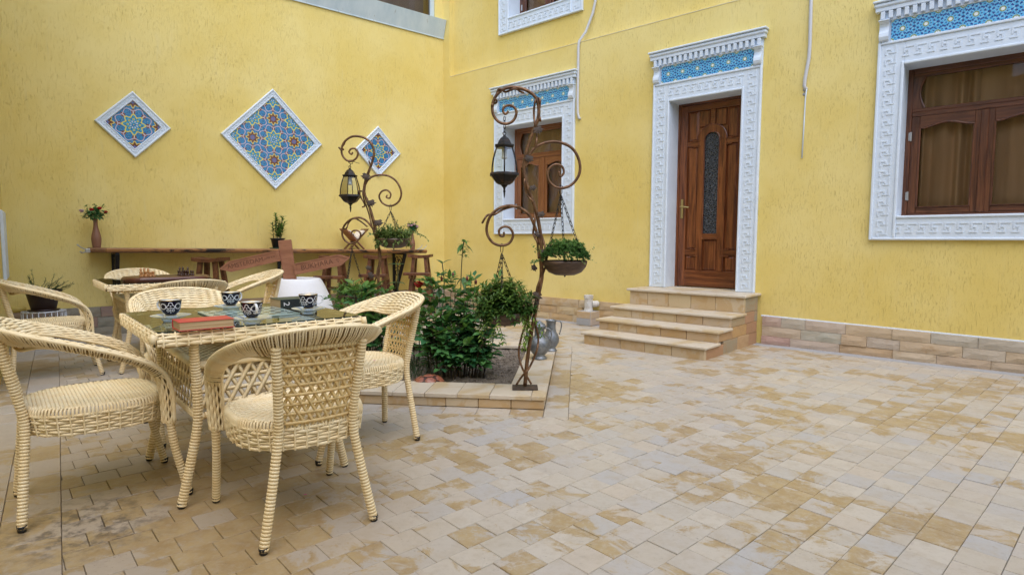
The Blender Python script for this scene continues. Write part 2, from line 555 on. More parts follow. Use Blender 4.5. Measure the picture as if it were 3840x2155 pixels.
def f_soil():
    c = coords(); n = nz(c, 9, 8, .75); g = nz(c, 60, 4, .7)
    return {'Base Color': mixc((n * .6 + g * .4).step(.35, .65), (.11, .088, .066), (.30, .25, .20)), 'Roughness': .95,
            'Normal': bump(n * .6 + g * .6, .03, 1.0)}
M_soil = mat('soil', f_soil)
def leafmat(name, c1, c2, src, rough=.38, tr=.34):
    def f():
        r = src(); c = coords()
        return {'Base Color': mixc(r, c1, c2), 'Roughness': rough, 'Specular IOR Level': .4}
    return mat(name, f, transl=tr)
M_rose = leafmat('rose_leaf', (.042, .165, .072), (.15, .36, .10), lambda: objrand())
M_roset = leafmat('rose_leaf_mass', (.034, .14, .062), (.125, .31, .085), lambda: attr())
M_young = leafmat('young_leaf', (.07, .17, .03), (.14, .27, .05), lambda: attr())
M_youngo = leafmat('young_leaf_single', (.035, .11, .04), (.10, .22, .05), lambda: objrand())
M_basket = leafmat('basket_leaf', (.036, .105, .024), (.25, .37, .065), lambda: attr())
M_bowl = mat('bronzed_bowl', lambda: {'Base Color': mixc(nz(scalev(coords(), (6, 6, 22)), 1, 4, .7).step(.35, .7), (.05, .028, .018), (.14, .085, .055)), 'Roughness': .5})
M_succ = leafmat('succulent_leaf', (.05, .14, .042), (.22, .38, .11), lambda: attr(), .35)
M_pale = leafmat('pale_leaf', (.08, .15, .035), (.28, .36, .11), lambda: attr())
M_grass = leafmat('grass_blade', (.02, .05, .02), (.06, .11, .04), lambda: attr())
M_stem = mat('stem', color=(.05, .06, .025), rough=.6)
M_stemb = mat('brown_stem', color=(.045, .030, .02), rough=.7)
M_red = mat('rose_red', color=(.42, .008, .015), rough=.5)
M_pink = mat('rose_pink', color=(.74, .44, .62), rough=.5)
M_cream = mat('rose_cream', color=(.80, .56, .52), rough=.5)
M_bud = mat('rose_bud', color=(.16, .03, .03), rough=.5)
def f_ceramic():
    c = coords(); n = nz(c, 20, 4)
    return {'Base Color': mixc(n, (.20, .06, .03), (.33, .12, .07)), 'Roughness': .28, 'Normal': bump(nz(c, 70, 3), .002, .6)}
M_ceramic = mat('brown_ceramic', f_ceramic)
M_seam = mat('dark_seam', color=(.05, .018, .012), rough=.6)
def f_whitewash():
    c = coords(); n = nz(c, 4, 5, .6)
    return {'Base Color': mixc(n, (.74, .77, .83), (.80, .81, .84)), 'Roughness': .7, 'Normal': bump(n, .03, .4)}
M_wash = mat('whitewash', f_whitewash)
def f_bluemetal():
    c = coords(); n = nz(scalev(c, (5, 5, 1)), 1, 5, .7); s = nz(scalev(c, (20, 20, 4)), 1, 3).step(.66, .74)
    base = mixc(n.step(.3, .7), (.46, .56, .62), (.58, .66, .70))
    return {'Base Color': mixc(s * .5, base, (.2, .22, .22)), 'Roughness': .5}
M_bluemetal = mat('pale_blue_sheet', f_bluemetal)
M_dark = mat('dark_room', color=(.10, .08, .06), rough=.9)
def f_curtain():
    c = coords(); x, y, z = sep(c)
    n = nz(scalev(c, (6, 6, .3)), 1, 3)
    return {'Base Color': mixc(n.step(.3, .7), (.68, .47, .29), (.86, .64, .42)), 'Roughness': .9}
M_curtain = mat('tan_curtain', f_curtain, transl=.2)
M_curtainw = mat('pale_curtain', color=(.42, .38, .36), rough=.9)
M_brass = mat('brass', color=(.50, .37, .14), rough=.28, metal=.9)
M_pipe = mat('white_conduit', color=(.56, .57, .60), rough=.4)
def f_pvc():
    c = coords(); n = nz(c, 14, 5, .7)
    return {'Base Color': mixc(n.step(.45, .7), (.62, .61, .58), (.45, .40, .33)), 'Roughness': .5}
M_pvc = mat('dirty_pvc', f_pvc)
M_cement = mat('grey_cement', lambda: {'Base Color': mixc(nz(coords(), 12, 5, .7), (.27, .27, .27), (.42, .42, .43)), 'Roughness': .85})
M_redbook = mat('red_cover', color=(.56, .040, .040), rough=.38)
M_pages = mat('book_pages', lambda: {'Base Color': mixc(nz(scalev(coords(), (2, 2, 420)), 1, 2).step(.4, .6), (.40, .27, .14), (.56, .42, .25)), 'Roughness': .8})
M_greenbook = mat('green_cover', color=(.045, .065, .04), rough=.45)
M_spine = mat('dark_spine', color=(.010, .016, .014), rough=.4)
M_print = mat('white_print', color=(.7, .7, .7), rough=.6)
M_printd = mat('dark_print', color=(.004, .006, .006), rough=.5)
M_potb = mat('black_plastic_pot', color=(.010, .010, .010), rough=.45)
M_potbr = mat('brown_plastic_pot', color=(.030, .014, .011), rough=.4)
M_saucerg = mat('green_plastic', color=(.02, .055, .025), rough=.4)
def f_vase():
    c = coords(); n = nz(scalev(c, (30, 30, 4)), 1, 4)
    return {'Base Color': mixc(n, (.19, .085, .05), (.26, .125, .075)), 'Roughness': .5}
M_vase = mat('carved_wood_vase', f_vase)
M_cblight = mat('light_chessman', color=(.42, .20, .07), rough=.35)
M_cbdark = mat('dark_chessman', color=(.050, .020, .012), rough=.3)
M_porc = mat('white_porcelain', color=(.74, .77, .80), rough=.15)
M_gold = mat('gilt_rim', color=(.55, .38, .12), rough=.25, metal=.8)
def f_cup():
    """dark blue cup with white cotton-boll sprays"""
    c = coords(); x, y, z = sep(c)
    ang = atan2(y, x)
    zz = z
    k = (ang * 4 / (2 * math.pi)).mod(1.0) - .5          # four fields round the cup
    u = k * .060; v = zz - .040
    r = hyp(u, v - .006)
    th = atan2(u, v - .006)
    lob = .0125 + (th * 3).cos() * .0042
    boll = (r - lob).abs().lt(.0022)
    core = r.lt(.003)
    st = u.abs().lt(.0018) * v.lt(-.008)
    r2 = hyp(u.abs() - .0105, v + .0155)
    curl = (r2 - .0048).abs().lt(.0017)
    arc = (hyp(u.abs() - .030, v - .004) - .0125).abs().lt(.0021)
    arc2 = (hyp(u.abs() - .0295, v - .004) - .0045).abs().lt(.0016)
    top = (v - .0225 - (u * 260).cos() * .0022).abs().lt(.0016)
    mk = boll.max(core).max(st).max(curl).max(arc)
    mk = mk * zz.gt(.012) * zz.lt(.069)
    return {'Base Color': mixc(mk, (.006, .007, .022), (.66, .68, .72)), 'Roughness': .12}
M_cup = mat('navy_cup_glaze', f_cup)
M_saucer = glass_mat('glass_saucer', (.86, .93, .95), 1.35, .03)
_nt = M_saucer.node_tree
_d = _nt.nodes.new('ShaderNodeBsdfDiffuse'); _d.inputs[0].default_value = (.62, .72, .78, 1)
_m = _nt.nodes.new('ShaderNodeMixShader'); _m.inputs[0].default_value = .34
_o = [n for n in _nt.nodes if n.type == 'OUTPUT_MATERIAL'][0]
_nt.links.new(_o.inputs[0].links[0].from_socket, _m.inputs[1]); _nt.links.new(_d.outputs[0], _m.inputs[2]); _nt.links.new(_m.outputs[0], _o.inputs[0])
M_chessg = mat('chess_glass', color=(.34, .44, .40), rough=.10)
M_chessd = mat('chess_dots', color=(.03, .05, .05), rough=.12)
M_chesse = mat('chess_glass_edge', color=(.22, .40, .30), rough=.1)
M_page = mat('open_page', color=(.72, .66, .58), rough=.7)
M_yellowpipe = mat('yellow_pipe', color=(.56, .42, .10), rough=.5)
M_petal = mat('pink_petal', color=(.70, .06, .40), rough=.5)
M_bulb = mat('pale_lamp_socket', color=(.55, .56, .55), rough=.3)

def daisy(u, v, cx, cy):
    """rosette masks of the turquoise lintel tiles round (cx, cy): white, rim, dark stars"""
    du, dv = u - cx, v - cy
    r = hyp(du, dv); th = atan2(dv, du)
    w_ = (r - (th * 10).cos() * .002).lt(.015)
    rim = (r - .0205).abs().lt(.0055) 
    dots = (th * 10).cos().gt(-.2)
    a = ((r - .041) .abs().lt(.0058)) * (th * 10).cos().gt(.25)
    b = ((r - .068).abs().lt(.0075)) * ((th * 10).cos() * -1).gt(.35)
    c = ((r - .090).abs().lt(.006)) * (th * 10).cos().gt(.5)
    return w_, rim * dots, a.max(b).max(c), rim
def f_lintel():
    c = coords(); x, y, z = sep(c)       # origin at a tile's centre, tile 0.19 wide, 0.205 high
    masks = [daisy(x, z, 0.0, 0.0), daisy(x, z, .095, .1025), daisy(x, z, -.095, .1025), daisy(x, z, .095, -.1025), daisy(x, z, -.095, -.1025)]
    W = masks[0][0]; D = masks[0][1]; S = masks[0][2]; G = masks[0][3]
    for q in masks[1:]:
        W = W.max(q[0]); D = D.max(q[1]); S = S.max(q[2]); G = G.max(q[3])
    net = vor(comb(x, 0.0, z), 42, 'DISTANCE_TO_EDGE').lt(.045)
    base = mixc(net * .55, (.085, .43, .74), (.48, .72, .84))
    base = mixc(S, base, (.012, .045, .24))
    base = mixc(G, base, (.45, .50, .16)); base = mixc(D, base, (.10, .16, .08))
    base = mixc(W, base, (.80, .82, .80))
    return {'Base Color': base, 'Roughness': .16, 'Normal': bump(net * -1.0, .002, .4)}
M_lintel = mat('turquoise_lintel_tile', f_lintel)
def f_girih():
    """majolica panel: blue flower stars and brown rosettes on a square lattice of 0.295 m"""
    c = coords(); x, y, z = sep(c)
    P = .295
    def cell(off):
        q = (x + z + off) / (2 * P); s_ = (x - z + off) / (2 * P)
        a = (q + .5).mod(1.0) - .5; b = (s_ + .5).mod(1.0) - .5
        u = (a + b) * P; v = (a - b) * P
        return u, v
    u, v = cell(0.0)
    r = hyp(u, v); th = atan2(v, u)
    u2, v2 = cell(P)
    r2 = hyp(u2, v2); th2 = atan2(v2, u2)
    n = nz(comb(x, 0.0, z), 60, 4, .7)
    base = mixc(n.step(.52, .58), (.03, .22, .46), (.03, .07, .16))
    base = mixc(nz(comb(x, 3.0, z), 75, 2).step(.64, .68), base, (.50, .30, .10))
    # brown kite fields between the stars
    kite = (r - .158 - (th * 4).cos() * .010).abs().lt(.040) * ((th * 8).cos() - ((r - .158).abs() * 18)).gt(.25)
    base = mixc(kite, base, (.20, .055, .022))
    motif = (r - .150).abs().lt(.013) * (th * 8).cos().gt(.955)
    base = mixc(motif, base, (.62, .58, .58))
    # blue flower star
    lobe = .110 + (th * 8).cos() * .018
    ins = (r - lobe).lt(0.0)
    inner = mixc(n.step(.48, .54), (.06, .36, .52), (.02, .14, .30))
    inner = mixc(((r - .066).abs().lt(.011)) * (th * 8).cos().gt(.35), inner, (.58, .52, .08))
    inner = mixc(((r - .066).abs().lt(.004)) * (th * 8).cos().gt(.8), inner, (.3, .2, .02))
    inner = mixc(((r - .038).abs().lt(.010)) * ((th * 8).cos() * -1).gt(.2), inner, (.55, .50, .62))
    inner = mixc(((r - .088).abs().lt(.006)) * ((th * 8).cos() * -1).gt(.4), inner, (.10, .05, .03))
    inner = mixc(r.lt(.018), inner, (.03, .16, .38)); inner = mixc(r.lt(.007), inner, (.6, .55, .1))
    base = mixc(ins, base, inner)
    line = (r - lobe).abs().lt(.0085)
    ring2 = (r - (.190 - (th * 8).cos() * .020)).abs().lt(.0060)
    base = mixc(ring2, base, (.52, .42, .50))
    base = mixc(line, base, (.72, .60, .08))
    # brown rosette
    lo2 = .072 + (th2 * 8).cos() * .014
    in2 = (r2 - lo2).lt(0.0)
    br = mixc(n.step(.48, .55), (.20, .065, .025), (.09, .03, .02))
    br = mixc((r2 - .030 - (th2 * 8).cos() * .006).lt(0.0), br, (.10, .15, .36))
    br = mixc(r2.lt(.010), br, (.35, .08, .07))
    base = mixc(in2, base, br)
    base = mixc((r2 - lo2).abs().lt(.0075), base, (.70, .52, .09))
    ring3 = (r2 - (.100 + (th2 * 4).cos() * .012)).abs().lt(.003)
    base = mixc(ring3 * .2, base, (.55, .45, .12))
    return {'Base Color': base, 'Roughness': .2}
M_girih = mat('majolica_panel', f_girih)
def f_lace():
    c = coords(); x, y, z = sep(c)
    d = vor(comb(x, 0.0, z), 34, 'DISTANCE_TO_EDGE'); e = nz(comb(x, 0.0, z), 38, 3, .6, 2.0)
    m_ = d.lt(.07).max((e - .5).abs().lt(.03))
    return {'Base Color': mixc(m_, (.008, .010, .015), (.075, .085, .10)), 'Roughness': .22, 'Normal': bump(m_, .004, .8)}
M_lace = mat('dark_patterned_glass', f_lace)
# ------------------------------------------------------------------ layout of the courtyard
AB, AA = math.radians(-48), math.radians(49.8)
K = Vector((-1.221, 10.745, 0))                       # room corner between the two yellow walls
XB = Vector((-math.sin(AB), -math.cos(AB), 0)); YB = Vector((-XB.y, XB.x, 0))
XA = Vector((math.sin(AA), math.cos(AA), 0)); YA = Vector((-XA.y, XA.x, 0))
RZB = math.atan2(XB.y, XB.x); RZA = math.atan2(XA.y, XA.x)
def pB(s, y, z=0): return K + XB * s + YB * y + Vector((0, 0, z))
def pA(s, y, z=0): return K + XA * s + YA * y + Vector((0, 0, z))

# ------------------------------------------------------------------ floor
def clip(poly, n, d):
    """keep the part of a convex polygon where n.p >= d"""
    out = []
    for i in range(len(poly)):
        a, b = poly[i], poly[(i + 1) % len(poly)]
        da, db = a[0] * n[0] + a[1] * n[1] - d, b[0] * n[0] + b[1] * n[1] - d
        if da >= 0: out.append(a)
        if (da >= 0) != (db >= 0):
            t = da / (da - db); out.append((a[0] + (b[0] - a[0]) * t, a[1] + (b[1] - a[1]) * t))
    return out
def area(p): return abs(sum(p[i][0] * p[(i + 1) % len(p)][1] - p[(i + 1) % len(p)][0] * p[i][1] for i in range(len(p)))) / 2
def inset(poly, g):
    """shrink a convex ccw polygon by g on every side"""
    if sum(poly[i][0] * poly[(i + 1) % len(poly)][1] - poly[(i + 1) % len(poly)][0] * poly[i][1] for i in range(len(poly))) < 0:
        poly = poly[::-1]
    out = poly
    for i in range(len(poly)):
        a, b = poly[i], poly[(i + 1) % len(poly)]
        n = (-(b[1] - a[1]), b[0] - a[0]); l = math.hypot(*n)
        if l < 1e-6: continue
        n = (n[0] / l, n[1] / l)
        out = clip(out, n, n[0] * a[0] + n[1] * a[1] + g)
        if len(out) < 3: return []
    return out
bfl = MB()
bfl.add([(-14, -7, -.012), (12, -7, -.012), (12, 14, -.012), (-14, 14, -.012)], [(0, 1, 2, 3)])
floor = bfl.build('floor', M_grout)
floor['kind'] = 'structure'
tiles = []                                          # (polygon, kind)
ct = (math.sin(math.radians(47.3)), math.cos(math.radians(47.3)))      # along a course
ch = (math.sin(math.radians(138.6)), math.cos(math.radians(138.6)))    # across the courses
PX = Vector((.994, -.108, 0)); PY = Vector((.108, .994, 0)); PO = Vector((.231, 4.172, 0))   # planter axes, front right corner
PL, PW = 2.14, 2.25                                  # length to the left, depth
BW = .175                                            # border strip round the planter
fn = (.797, .605); FD = -.04                         # field starts right of this line
wbn = (-YB.x, -YB.y)
def sub_rect(polys, x0, x1, y0, y1):
    """cut a planter-aligned rectangle out of the polygons"""
    out = []
    for p in polys:
        t = p
        for ax, lim, sg in ((PX, x1, 1), (PX, x0, -1), (PY, y1, 1), (PY, y0, -1)):
            if len(t) > 2: t = clip(t, (-ax.x * sg, -ax.y * sg), -(sg * lim + (PO.x * ax.x + PO.y * ax.y) * sg))
        if len(t) < 3 or area(t) < 1e-7:
            out.append(p); continue
        rest = p
        for ax, lim, sg in ((PX, x1, 1), (PX, x0, -1), (PY, y1, 1), (PY, y0, -1)):
            n = (ax.x * sg, ax.y * sg); d = sg * lim + (PO.x * n[0] + PO.y * n[1])
            q = clip(rest, n, d)
            if len(q) > 2: out.append(q)
            rest = clip(rest, (-n[0], -n[1]), -d)
            if len(rest) < 3: break
    return out
tp, tc = .1495, .1445
O0 = (-.38, 2.25)
rr = random.Random(3)
row_off = {}
for j in range(-60, 75):
    off = (j % 2) * .5 * tp + rr.uniform(-.022, .022)
    for i in range(-75, 75):
        lx = i * tp + off; ly = j * tc
        cx = O0[0] + ct[0] * lx + ch[0] * ly; cy = O0[1] + ct[1] * lx + ch[1] * ly
        if cy < 1.0 or cy > 11.2 or abs(cx) > cy * 1.02 + .6: continue
        p = [(cx + ct[0] * a + ch[0] * b, cy + ct[1] * a + ch[1] * b) for a, b in ((0, 0), (0, tc), (tp, tc), (tp, 0))]
        p = clip(p, fn, FD)
        if len(p) < 3: continue
        if min((PO.x - q[0]) ** 2 + (PO.y - q[1]) ** 2 for q in p) < 16:
            ps = sub_rect([p], -PL - BW, BW, -BW, PW + BW)
        else: ps = [p]
        for p in ps:
            # wall B side: a plain cement gutter 0.16 wide stays along the plinth
            d = (K.x * wbn[0] + K.y * wbn[1]) + .20
            p = clip(p, wbn, d)
            if len(p) < 3: continue
            p = clip(p, (-YA.x, -YA.y), -(K.x * YA.x + K.y * YA.y) + .02)
            if len(p) > 2 and area(p) > .0006: tiles.append(p)
# left strips along the field edge
dl = (.605, -.797)
for k in range(6):
    w0 = FD - .205 * k; L = .27
    for i in range(-40, 40):
        a0 = i * L + k * .11
        p = []
        for aa, nn in ((a0, w0), (a0 + L, w0), (a0 + L, w0 - .205), (a0, w0 - .205)):
            p.append((dl[0] * aa + fn[0] * nn, dl[1] * aa + fn[1] * nn))
        cy = sum(q[1] for q in p) / 4; cx = sum(q[0] for q in p) / 4
        if cy < 1.0 or cy > 8.5 or abs(cx) > cy * 1.02 + .6: continue
        p = clip(p, (-YA.x, -YA.y), -(K.x * YA.x + K.y * YA.y) + .02)
        if len(p) > 2: tiles.append(p)
# border round the planter
def ploc(a, b): q = PO + PX * a + PY * b; return (q.x, q.y)
bt = .20
for i in range(20):
    y0 = -BW + i * .30; y1 = min(y0 + .30, PW + BW)
    if y0 >= PW + BW: break
    tiles.append([ploc(.003, y0), ploc(BW, y0), ploc(BW, y1), ploc(.003, y1)])
for i in range(20):
    x1 = 0 - i * .235; x0 = max(x1 - .235, -PL - BW)
    if x1 <= -PL - BW: break
    tiles.append([ploc(x0, -BW), ploc(x1, -BW), ploc(x1, -.003), ploc(x0, -.003)])
    tiles.append([ploc(x0, PW + .003), ploc(x1, PW + .003), ploc(x1, PW + BW), ploc(x0, PW + BW)])
# cement gutter along the right wall
g = MB(); s0 = 0.0
g.add([pB(s, y, z) for s, y, z in ((0, .1, -.002), (0, -.197, -.002), (14, -.197, -.002), (14, .1, -.002))], [(0, 1, 2, 3)])
def scrsize(p):
    cx = sum(q[0] for q in p) / len(p); cy = sum(q[1] for q in p) / len(p)
    X0 = 1288 + 1502.7 * cx / cy; Y0 = 604 + 1.2 * 1502.7 / cy
    vis = -20 < X0 < 2600 and Y0 < 1475
    return area(p) / (cy ** 3) * (1 if vis else .0001)
gut = g.build('gutter', M_cement, floor)
tiles.sort(key=scrsize, reverse=True)
def tile_mesh(mb, p, ox=0, oy=0, tilt=0.0):
    q = inset(p, .0009); q2 = inset(p, .0026)
    if len(q) < 3 or len(q2) != len(q): 
        q2 = q
        if len(q) < 3: return False
    n = len(q); h = rnd.uniform(-.0016, .0016)
    tx, ty = rnd.uniform(-tilt, tilt), rnd.uniform(-tilt, tilt)
    zz = lambda a, b: h + (a - p[0][0]) * tx + (b - p[0][1]) * ty
    vs = [(a - ox, b - oy, zz(a, b)) for a, b in q2] + [(a - ox, b - oy, zz(a, b) - .0028) for a, b in q] + [(a - ox, b - oy, -.013) for a, b in q]
    fs = [tuple(range(n))]
    for i in range(n):
        j = (i + 1) % n
        fs += [(i + n, j + n, j, i), (i + 2 * n, j + 2 * n, j + n, i + n)]
    mb.add(vs, fs); return True
far = MB(); cnt = 0
for p in tiles:
    if cnt < 300:
        mb = MB(); ox = sum(q[0] for q in p) / len(p); oy = sum(q[1] for q in p) / len(p)
        if tile_mesh(mb, p, ox, oy, .006):
            mb.build('tile', M_tile, floor, loc=(ox, oy, 0)); cnt += 1
    else:
        far.a = rnd.random(); tile_mesh(far, p, 0, 0, .006)
o = far.build('tile', M_tiles, floor); o['kind'] = 'stuff'

# ------------------------------------------------------------------ walls
def wall_faces(mb, x0, x1, z0, z1, y, holes=(), depth=.3):
    xs = sorted({x0, x1, *[q for h in holes for q in h[:2]]}); zs = sorted({z0, z1, *[q for h in holes for q in h[2:]]})
    for i in range(len(xs) - 1):
        for j in range(len(zs) - 1):
            cx, cz = (xs[i] + xs[i + 1]) / 2, (zs[j] + zs[j + 1]) / 2
            if any(h[0] < cx < h[1] and h[2] < cz < h[3] for h in holes): continue
            mb.add([(xs[i], y, zs[j]), (xs[i + 1], y, zs[j]), (xs[i + 1], y, zs[j + 1]), (xs[i], y, zs[j + 1])], [(0, 1, 2, 3)])
    for (a, b, c, d) in holes:
        mb.add([(a, y, c), (a, y + depth, c), (a, y + depth, d), (a, y, d)], [(0, 1, 2, 3)])
        mb.add([(b, y, c), (b, y, d), (b, y + depth, d), (b, y + depth, c)], [(0, 1, 2, 3)])
        mb.add([(a, y, d), (a, y + depth, d), (b, y + depth, d), (b, y, d)], [(0, 1, 2, 3)])
        mb.add([(a, y, c), (b, y, c), (b, y + depth, c), (a, y + depth, c)], [(0, 1, 2, 3)])
HB_low = [(1.467, 2.655, 1.535, 3.005), (4.362, 5.298, .592, 2.976), (6.905, 8.205, 1.456, 2.960)]
HB_up = [(1.48, 2.70, 4.72, 6.3)]
mb = MB()
wall_faces(mb, 0, 14, -.1, 4.015, 0, HB_low)
wall_faces(mb, 0, .17, 4.015, 6.6, 0)
wall_faces(mb, .17, 14, 4.015, 6.6, .10, HB_up)
mb.add([(.17, 0, 4.015), (.17, .1, 4.015), (.17, .1, 6.6), (.17, 0, 6.6)], [(0, 1, 2, 3)])
mb.add([(.17, 0, 4.015), (14, 0, 4.015), (14, .1, 4.015), (.17, .1, 4.015)], [(0, 1, 2, 3)])
mb.box(-.5, 14.2, 1.4, 1.5, -.1, 6.6)
mb.box(0, 14.2, 0, .6, 6.6, 6.75)
wallB = mb.build('house_wall', M_plaster, loc=K, rot=(0, 0, RZB))
tag(wallB, 'yellow rough plastered house wall with the door and steps and the blue tiled windows', 'wall')
mb = MB()
HA = [(-3.6, -.16, 5.0, 6.3)]
wall_faces(mb, -7.5, 0, -.1, 6.6, 0, HA)
mb.box(-7.5, 0, .45, .6, -.1, 6.6)
mb.box(-7.5, 0, 0, .6, 6.6, 6.75)
wallA = mb.build('courtyard_wall', M_plaster, loc=K, rot=(0, 0, RZA))
tag(wallA, 'yellow rough plastered wall carrying three diamond tile panels above the long wooden shelf', 'wall')
# left side wall, just touching the left edge of the picture, and unseen walls added behind the camera to darken the foreground
def side_wall(name, label, x0, y0, x1, y1, h, th=.3):
    v = Vector((x1 - x0, y1 - y0, 0)); L = v.length
    mb = MB(); mb.box(0, L, 0, th, -.1, h)
    o = mb.build(name, M_plaster, loc=(x0, y0, 0), rot=(0, 0, math.atan2(v.y, v.x)))
    return tag(o, label, 'wall')
wc0 = Vector((-5.82, 6.865, 0)); wcd = Vector((.622, -.783, 0))
wc1 = wc0 + wcd * 3.0; wc2 = Vector((-3.6, -2.6, 0))
wallC = side_wall('side_wall', 'narrow strip of yellow wall at the far left edge beside the potted plant', wc1.x, wc1.y, wc0.x, wc0.y, 6.6)

mb = MB(); mb.bbox(2.1, 2.85, -.03, -.001, .77, 1.49, .005); mb.build('white_trim', M_white, wallC)
side_wall('side_wall', 'unseen yellow wall added left of the viewpoint to shade the near floor', wc2.x, wc2.y, wc1.x - .02, wc1.y - .02, 6.2)
side_wall('added_rear_wall', 'unseen yellow wall added behind the viewpoint to shade the near floor', 9.5, -2.6, wc2.x, wc2.y, 5.2)

# thin pale ledge line where the upper wall steps back
mb = MB(); mb.box(.172, 14, -.004, .098, 4.0155, 4.023)
mb.build('ledge', M_ledge, wallB)

def stones(wall, s0, s1, ztop0, ztop1, mt, seed, skip=(), proud=.03, z0=-.02):
    r = random.Random(seed)
    for c in range(3):
        s = s0 - r.uniform(0, .2)
        while s < s1:
            L = r.uniform(.24, .52); a, b = max(s, s0), min(s + L, s1); s += L
            if b - a < .05: continue
            if any(k0 < (a + b) / 2 < k1 for k0, k1 in skip): continue
            def zt(x, c_): return z0 + (ztop0 + (ztop1 - ztop0) * (x - s0) / (s1 - s0) - z0) * c_ / 3
            mb = MB(); nx, nz_ = 5, 2; g = .0015; pr = proud + r.uniform(-.006, .010)
            vs = []; cx, cz = (a + b) / 2, zt((a + b) / 2, c + .5)
            for j in range(nz_ + 1):
                for i in range(nx + 1):
                    x = a + g + (b - a - 2 * g) * i / nx
                    lo, hi = zt(x, c) + g, zt(x, c + 1) - g
                    z = lo + (hi - lo) * j / nz_
                    edge = i in (0, nx) or j in (0, nz_)
                    y = -pr + (0.004 if edge else -.003) + noise.noise(Vector((x * 9, z * 14, seed * 7.3 + c))) * .009
                    vs.append((x - cx, y, z - cz))
            fs = [(j * (nx + 1) + i, j * (nx + 1) + i + 1, (j + 1) * (nx + 1) + i + 1, (j + 1) * (nx + 1) + i) for j in range(nz_) for i in range(nx)]
            ring = [i for i in range(nx + 1)] + [(j) * (nx + 1) + nx for j in range(1, nz_ + 1)] + [nz_ * (nx + 1) + i for i in range(nx - 1, -1, -1)] + [j * (nx + 1) for j in range(nz_ - 1, 0, -1)]
            base = len(vs)
            vs += [(vs[i][0], .012, vs[i][2]) for i in ring]
            for k in range(len(ring)):
                l = (k + 1) % len(ring)
                fs.append((ring[l], ring[k], base + k, base + l))
            mb.add(vs, fs)
            mb.build('stone', mt, wall, loc=(cx, 0, cz))
stones(wallB, 0.0, 3.10, .345, .335, M_lime, 1)
stones(wallB, 3.35, 4.07, .335, .33, M_lime, 2)
stones(wallB, 5.62, 9.2, .325, .27, M_stone, 5)
stones(wallA, -6.1, -.03, .36, .345, M_stone_d, 4)
mb = MB(); mb.box(5.62, 9.2, -.012, .01, .2, .262); 
# pale mortar line over the plinth
mb = MB()
mb.add([(5.6, -.004, .318), (9.2, -.004, .263), (9.2, -.004, .278), (5.6, -.004, .333)], [(0, 1, 2, 3)])
mb.add([(5.6, -.004, .333), (9.2, -.004, .278), (9.2, .0, .282), (5.6, .0, .337)], [(0, 1, 2, 3)])
mb.build('mortar_line', M_white, wallB)
# ------------------------------------------------------------------ window and door surrounds (wall coordinates, y = 0 is the wall face)
def key_relief(mb, x0, x1, z0, z1, y, vertical, u=.102, h=.098):
    """Greek key strokes raised from the field; vertical=True runs up"""
    L = (z1 - z0) if vertical else (x1 - x0)
    n = max(1, round(L / u)); u = L / n
    t = .0125; hh = h / 2; d = .0060
    st = [(.04, .62, -hh, -hh + t), (.62 - t / u, .62, -hh + t, hh * .25), (.32, .62 - t / u, hh * .25 - t, hh * .25),
          (.16, .98, hh - t, hh), (.16, .16 + t / u, -hh * .3, hh - t)]
    for i in range(n):
        for (a, b, c, e) in st:
            if vertical:
                cx = (x0 + x1) / 2; mb.box(cx + c, cx + e, y - d, y + .002, z0 + (i + a) * u, z0 + (i + b) * u)
            else:
                cz = (z0 + z1) / 2; mb.box(x0 + (i + a) * u, x0 + (i + b) * u, y - d, y + .002, cz + c, cz + e)
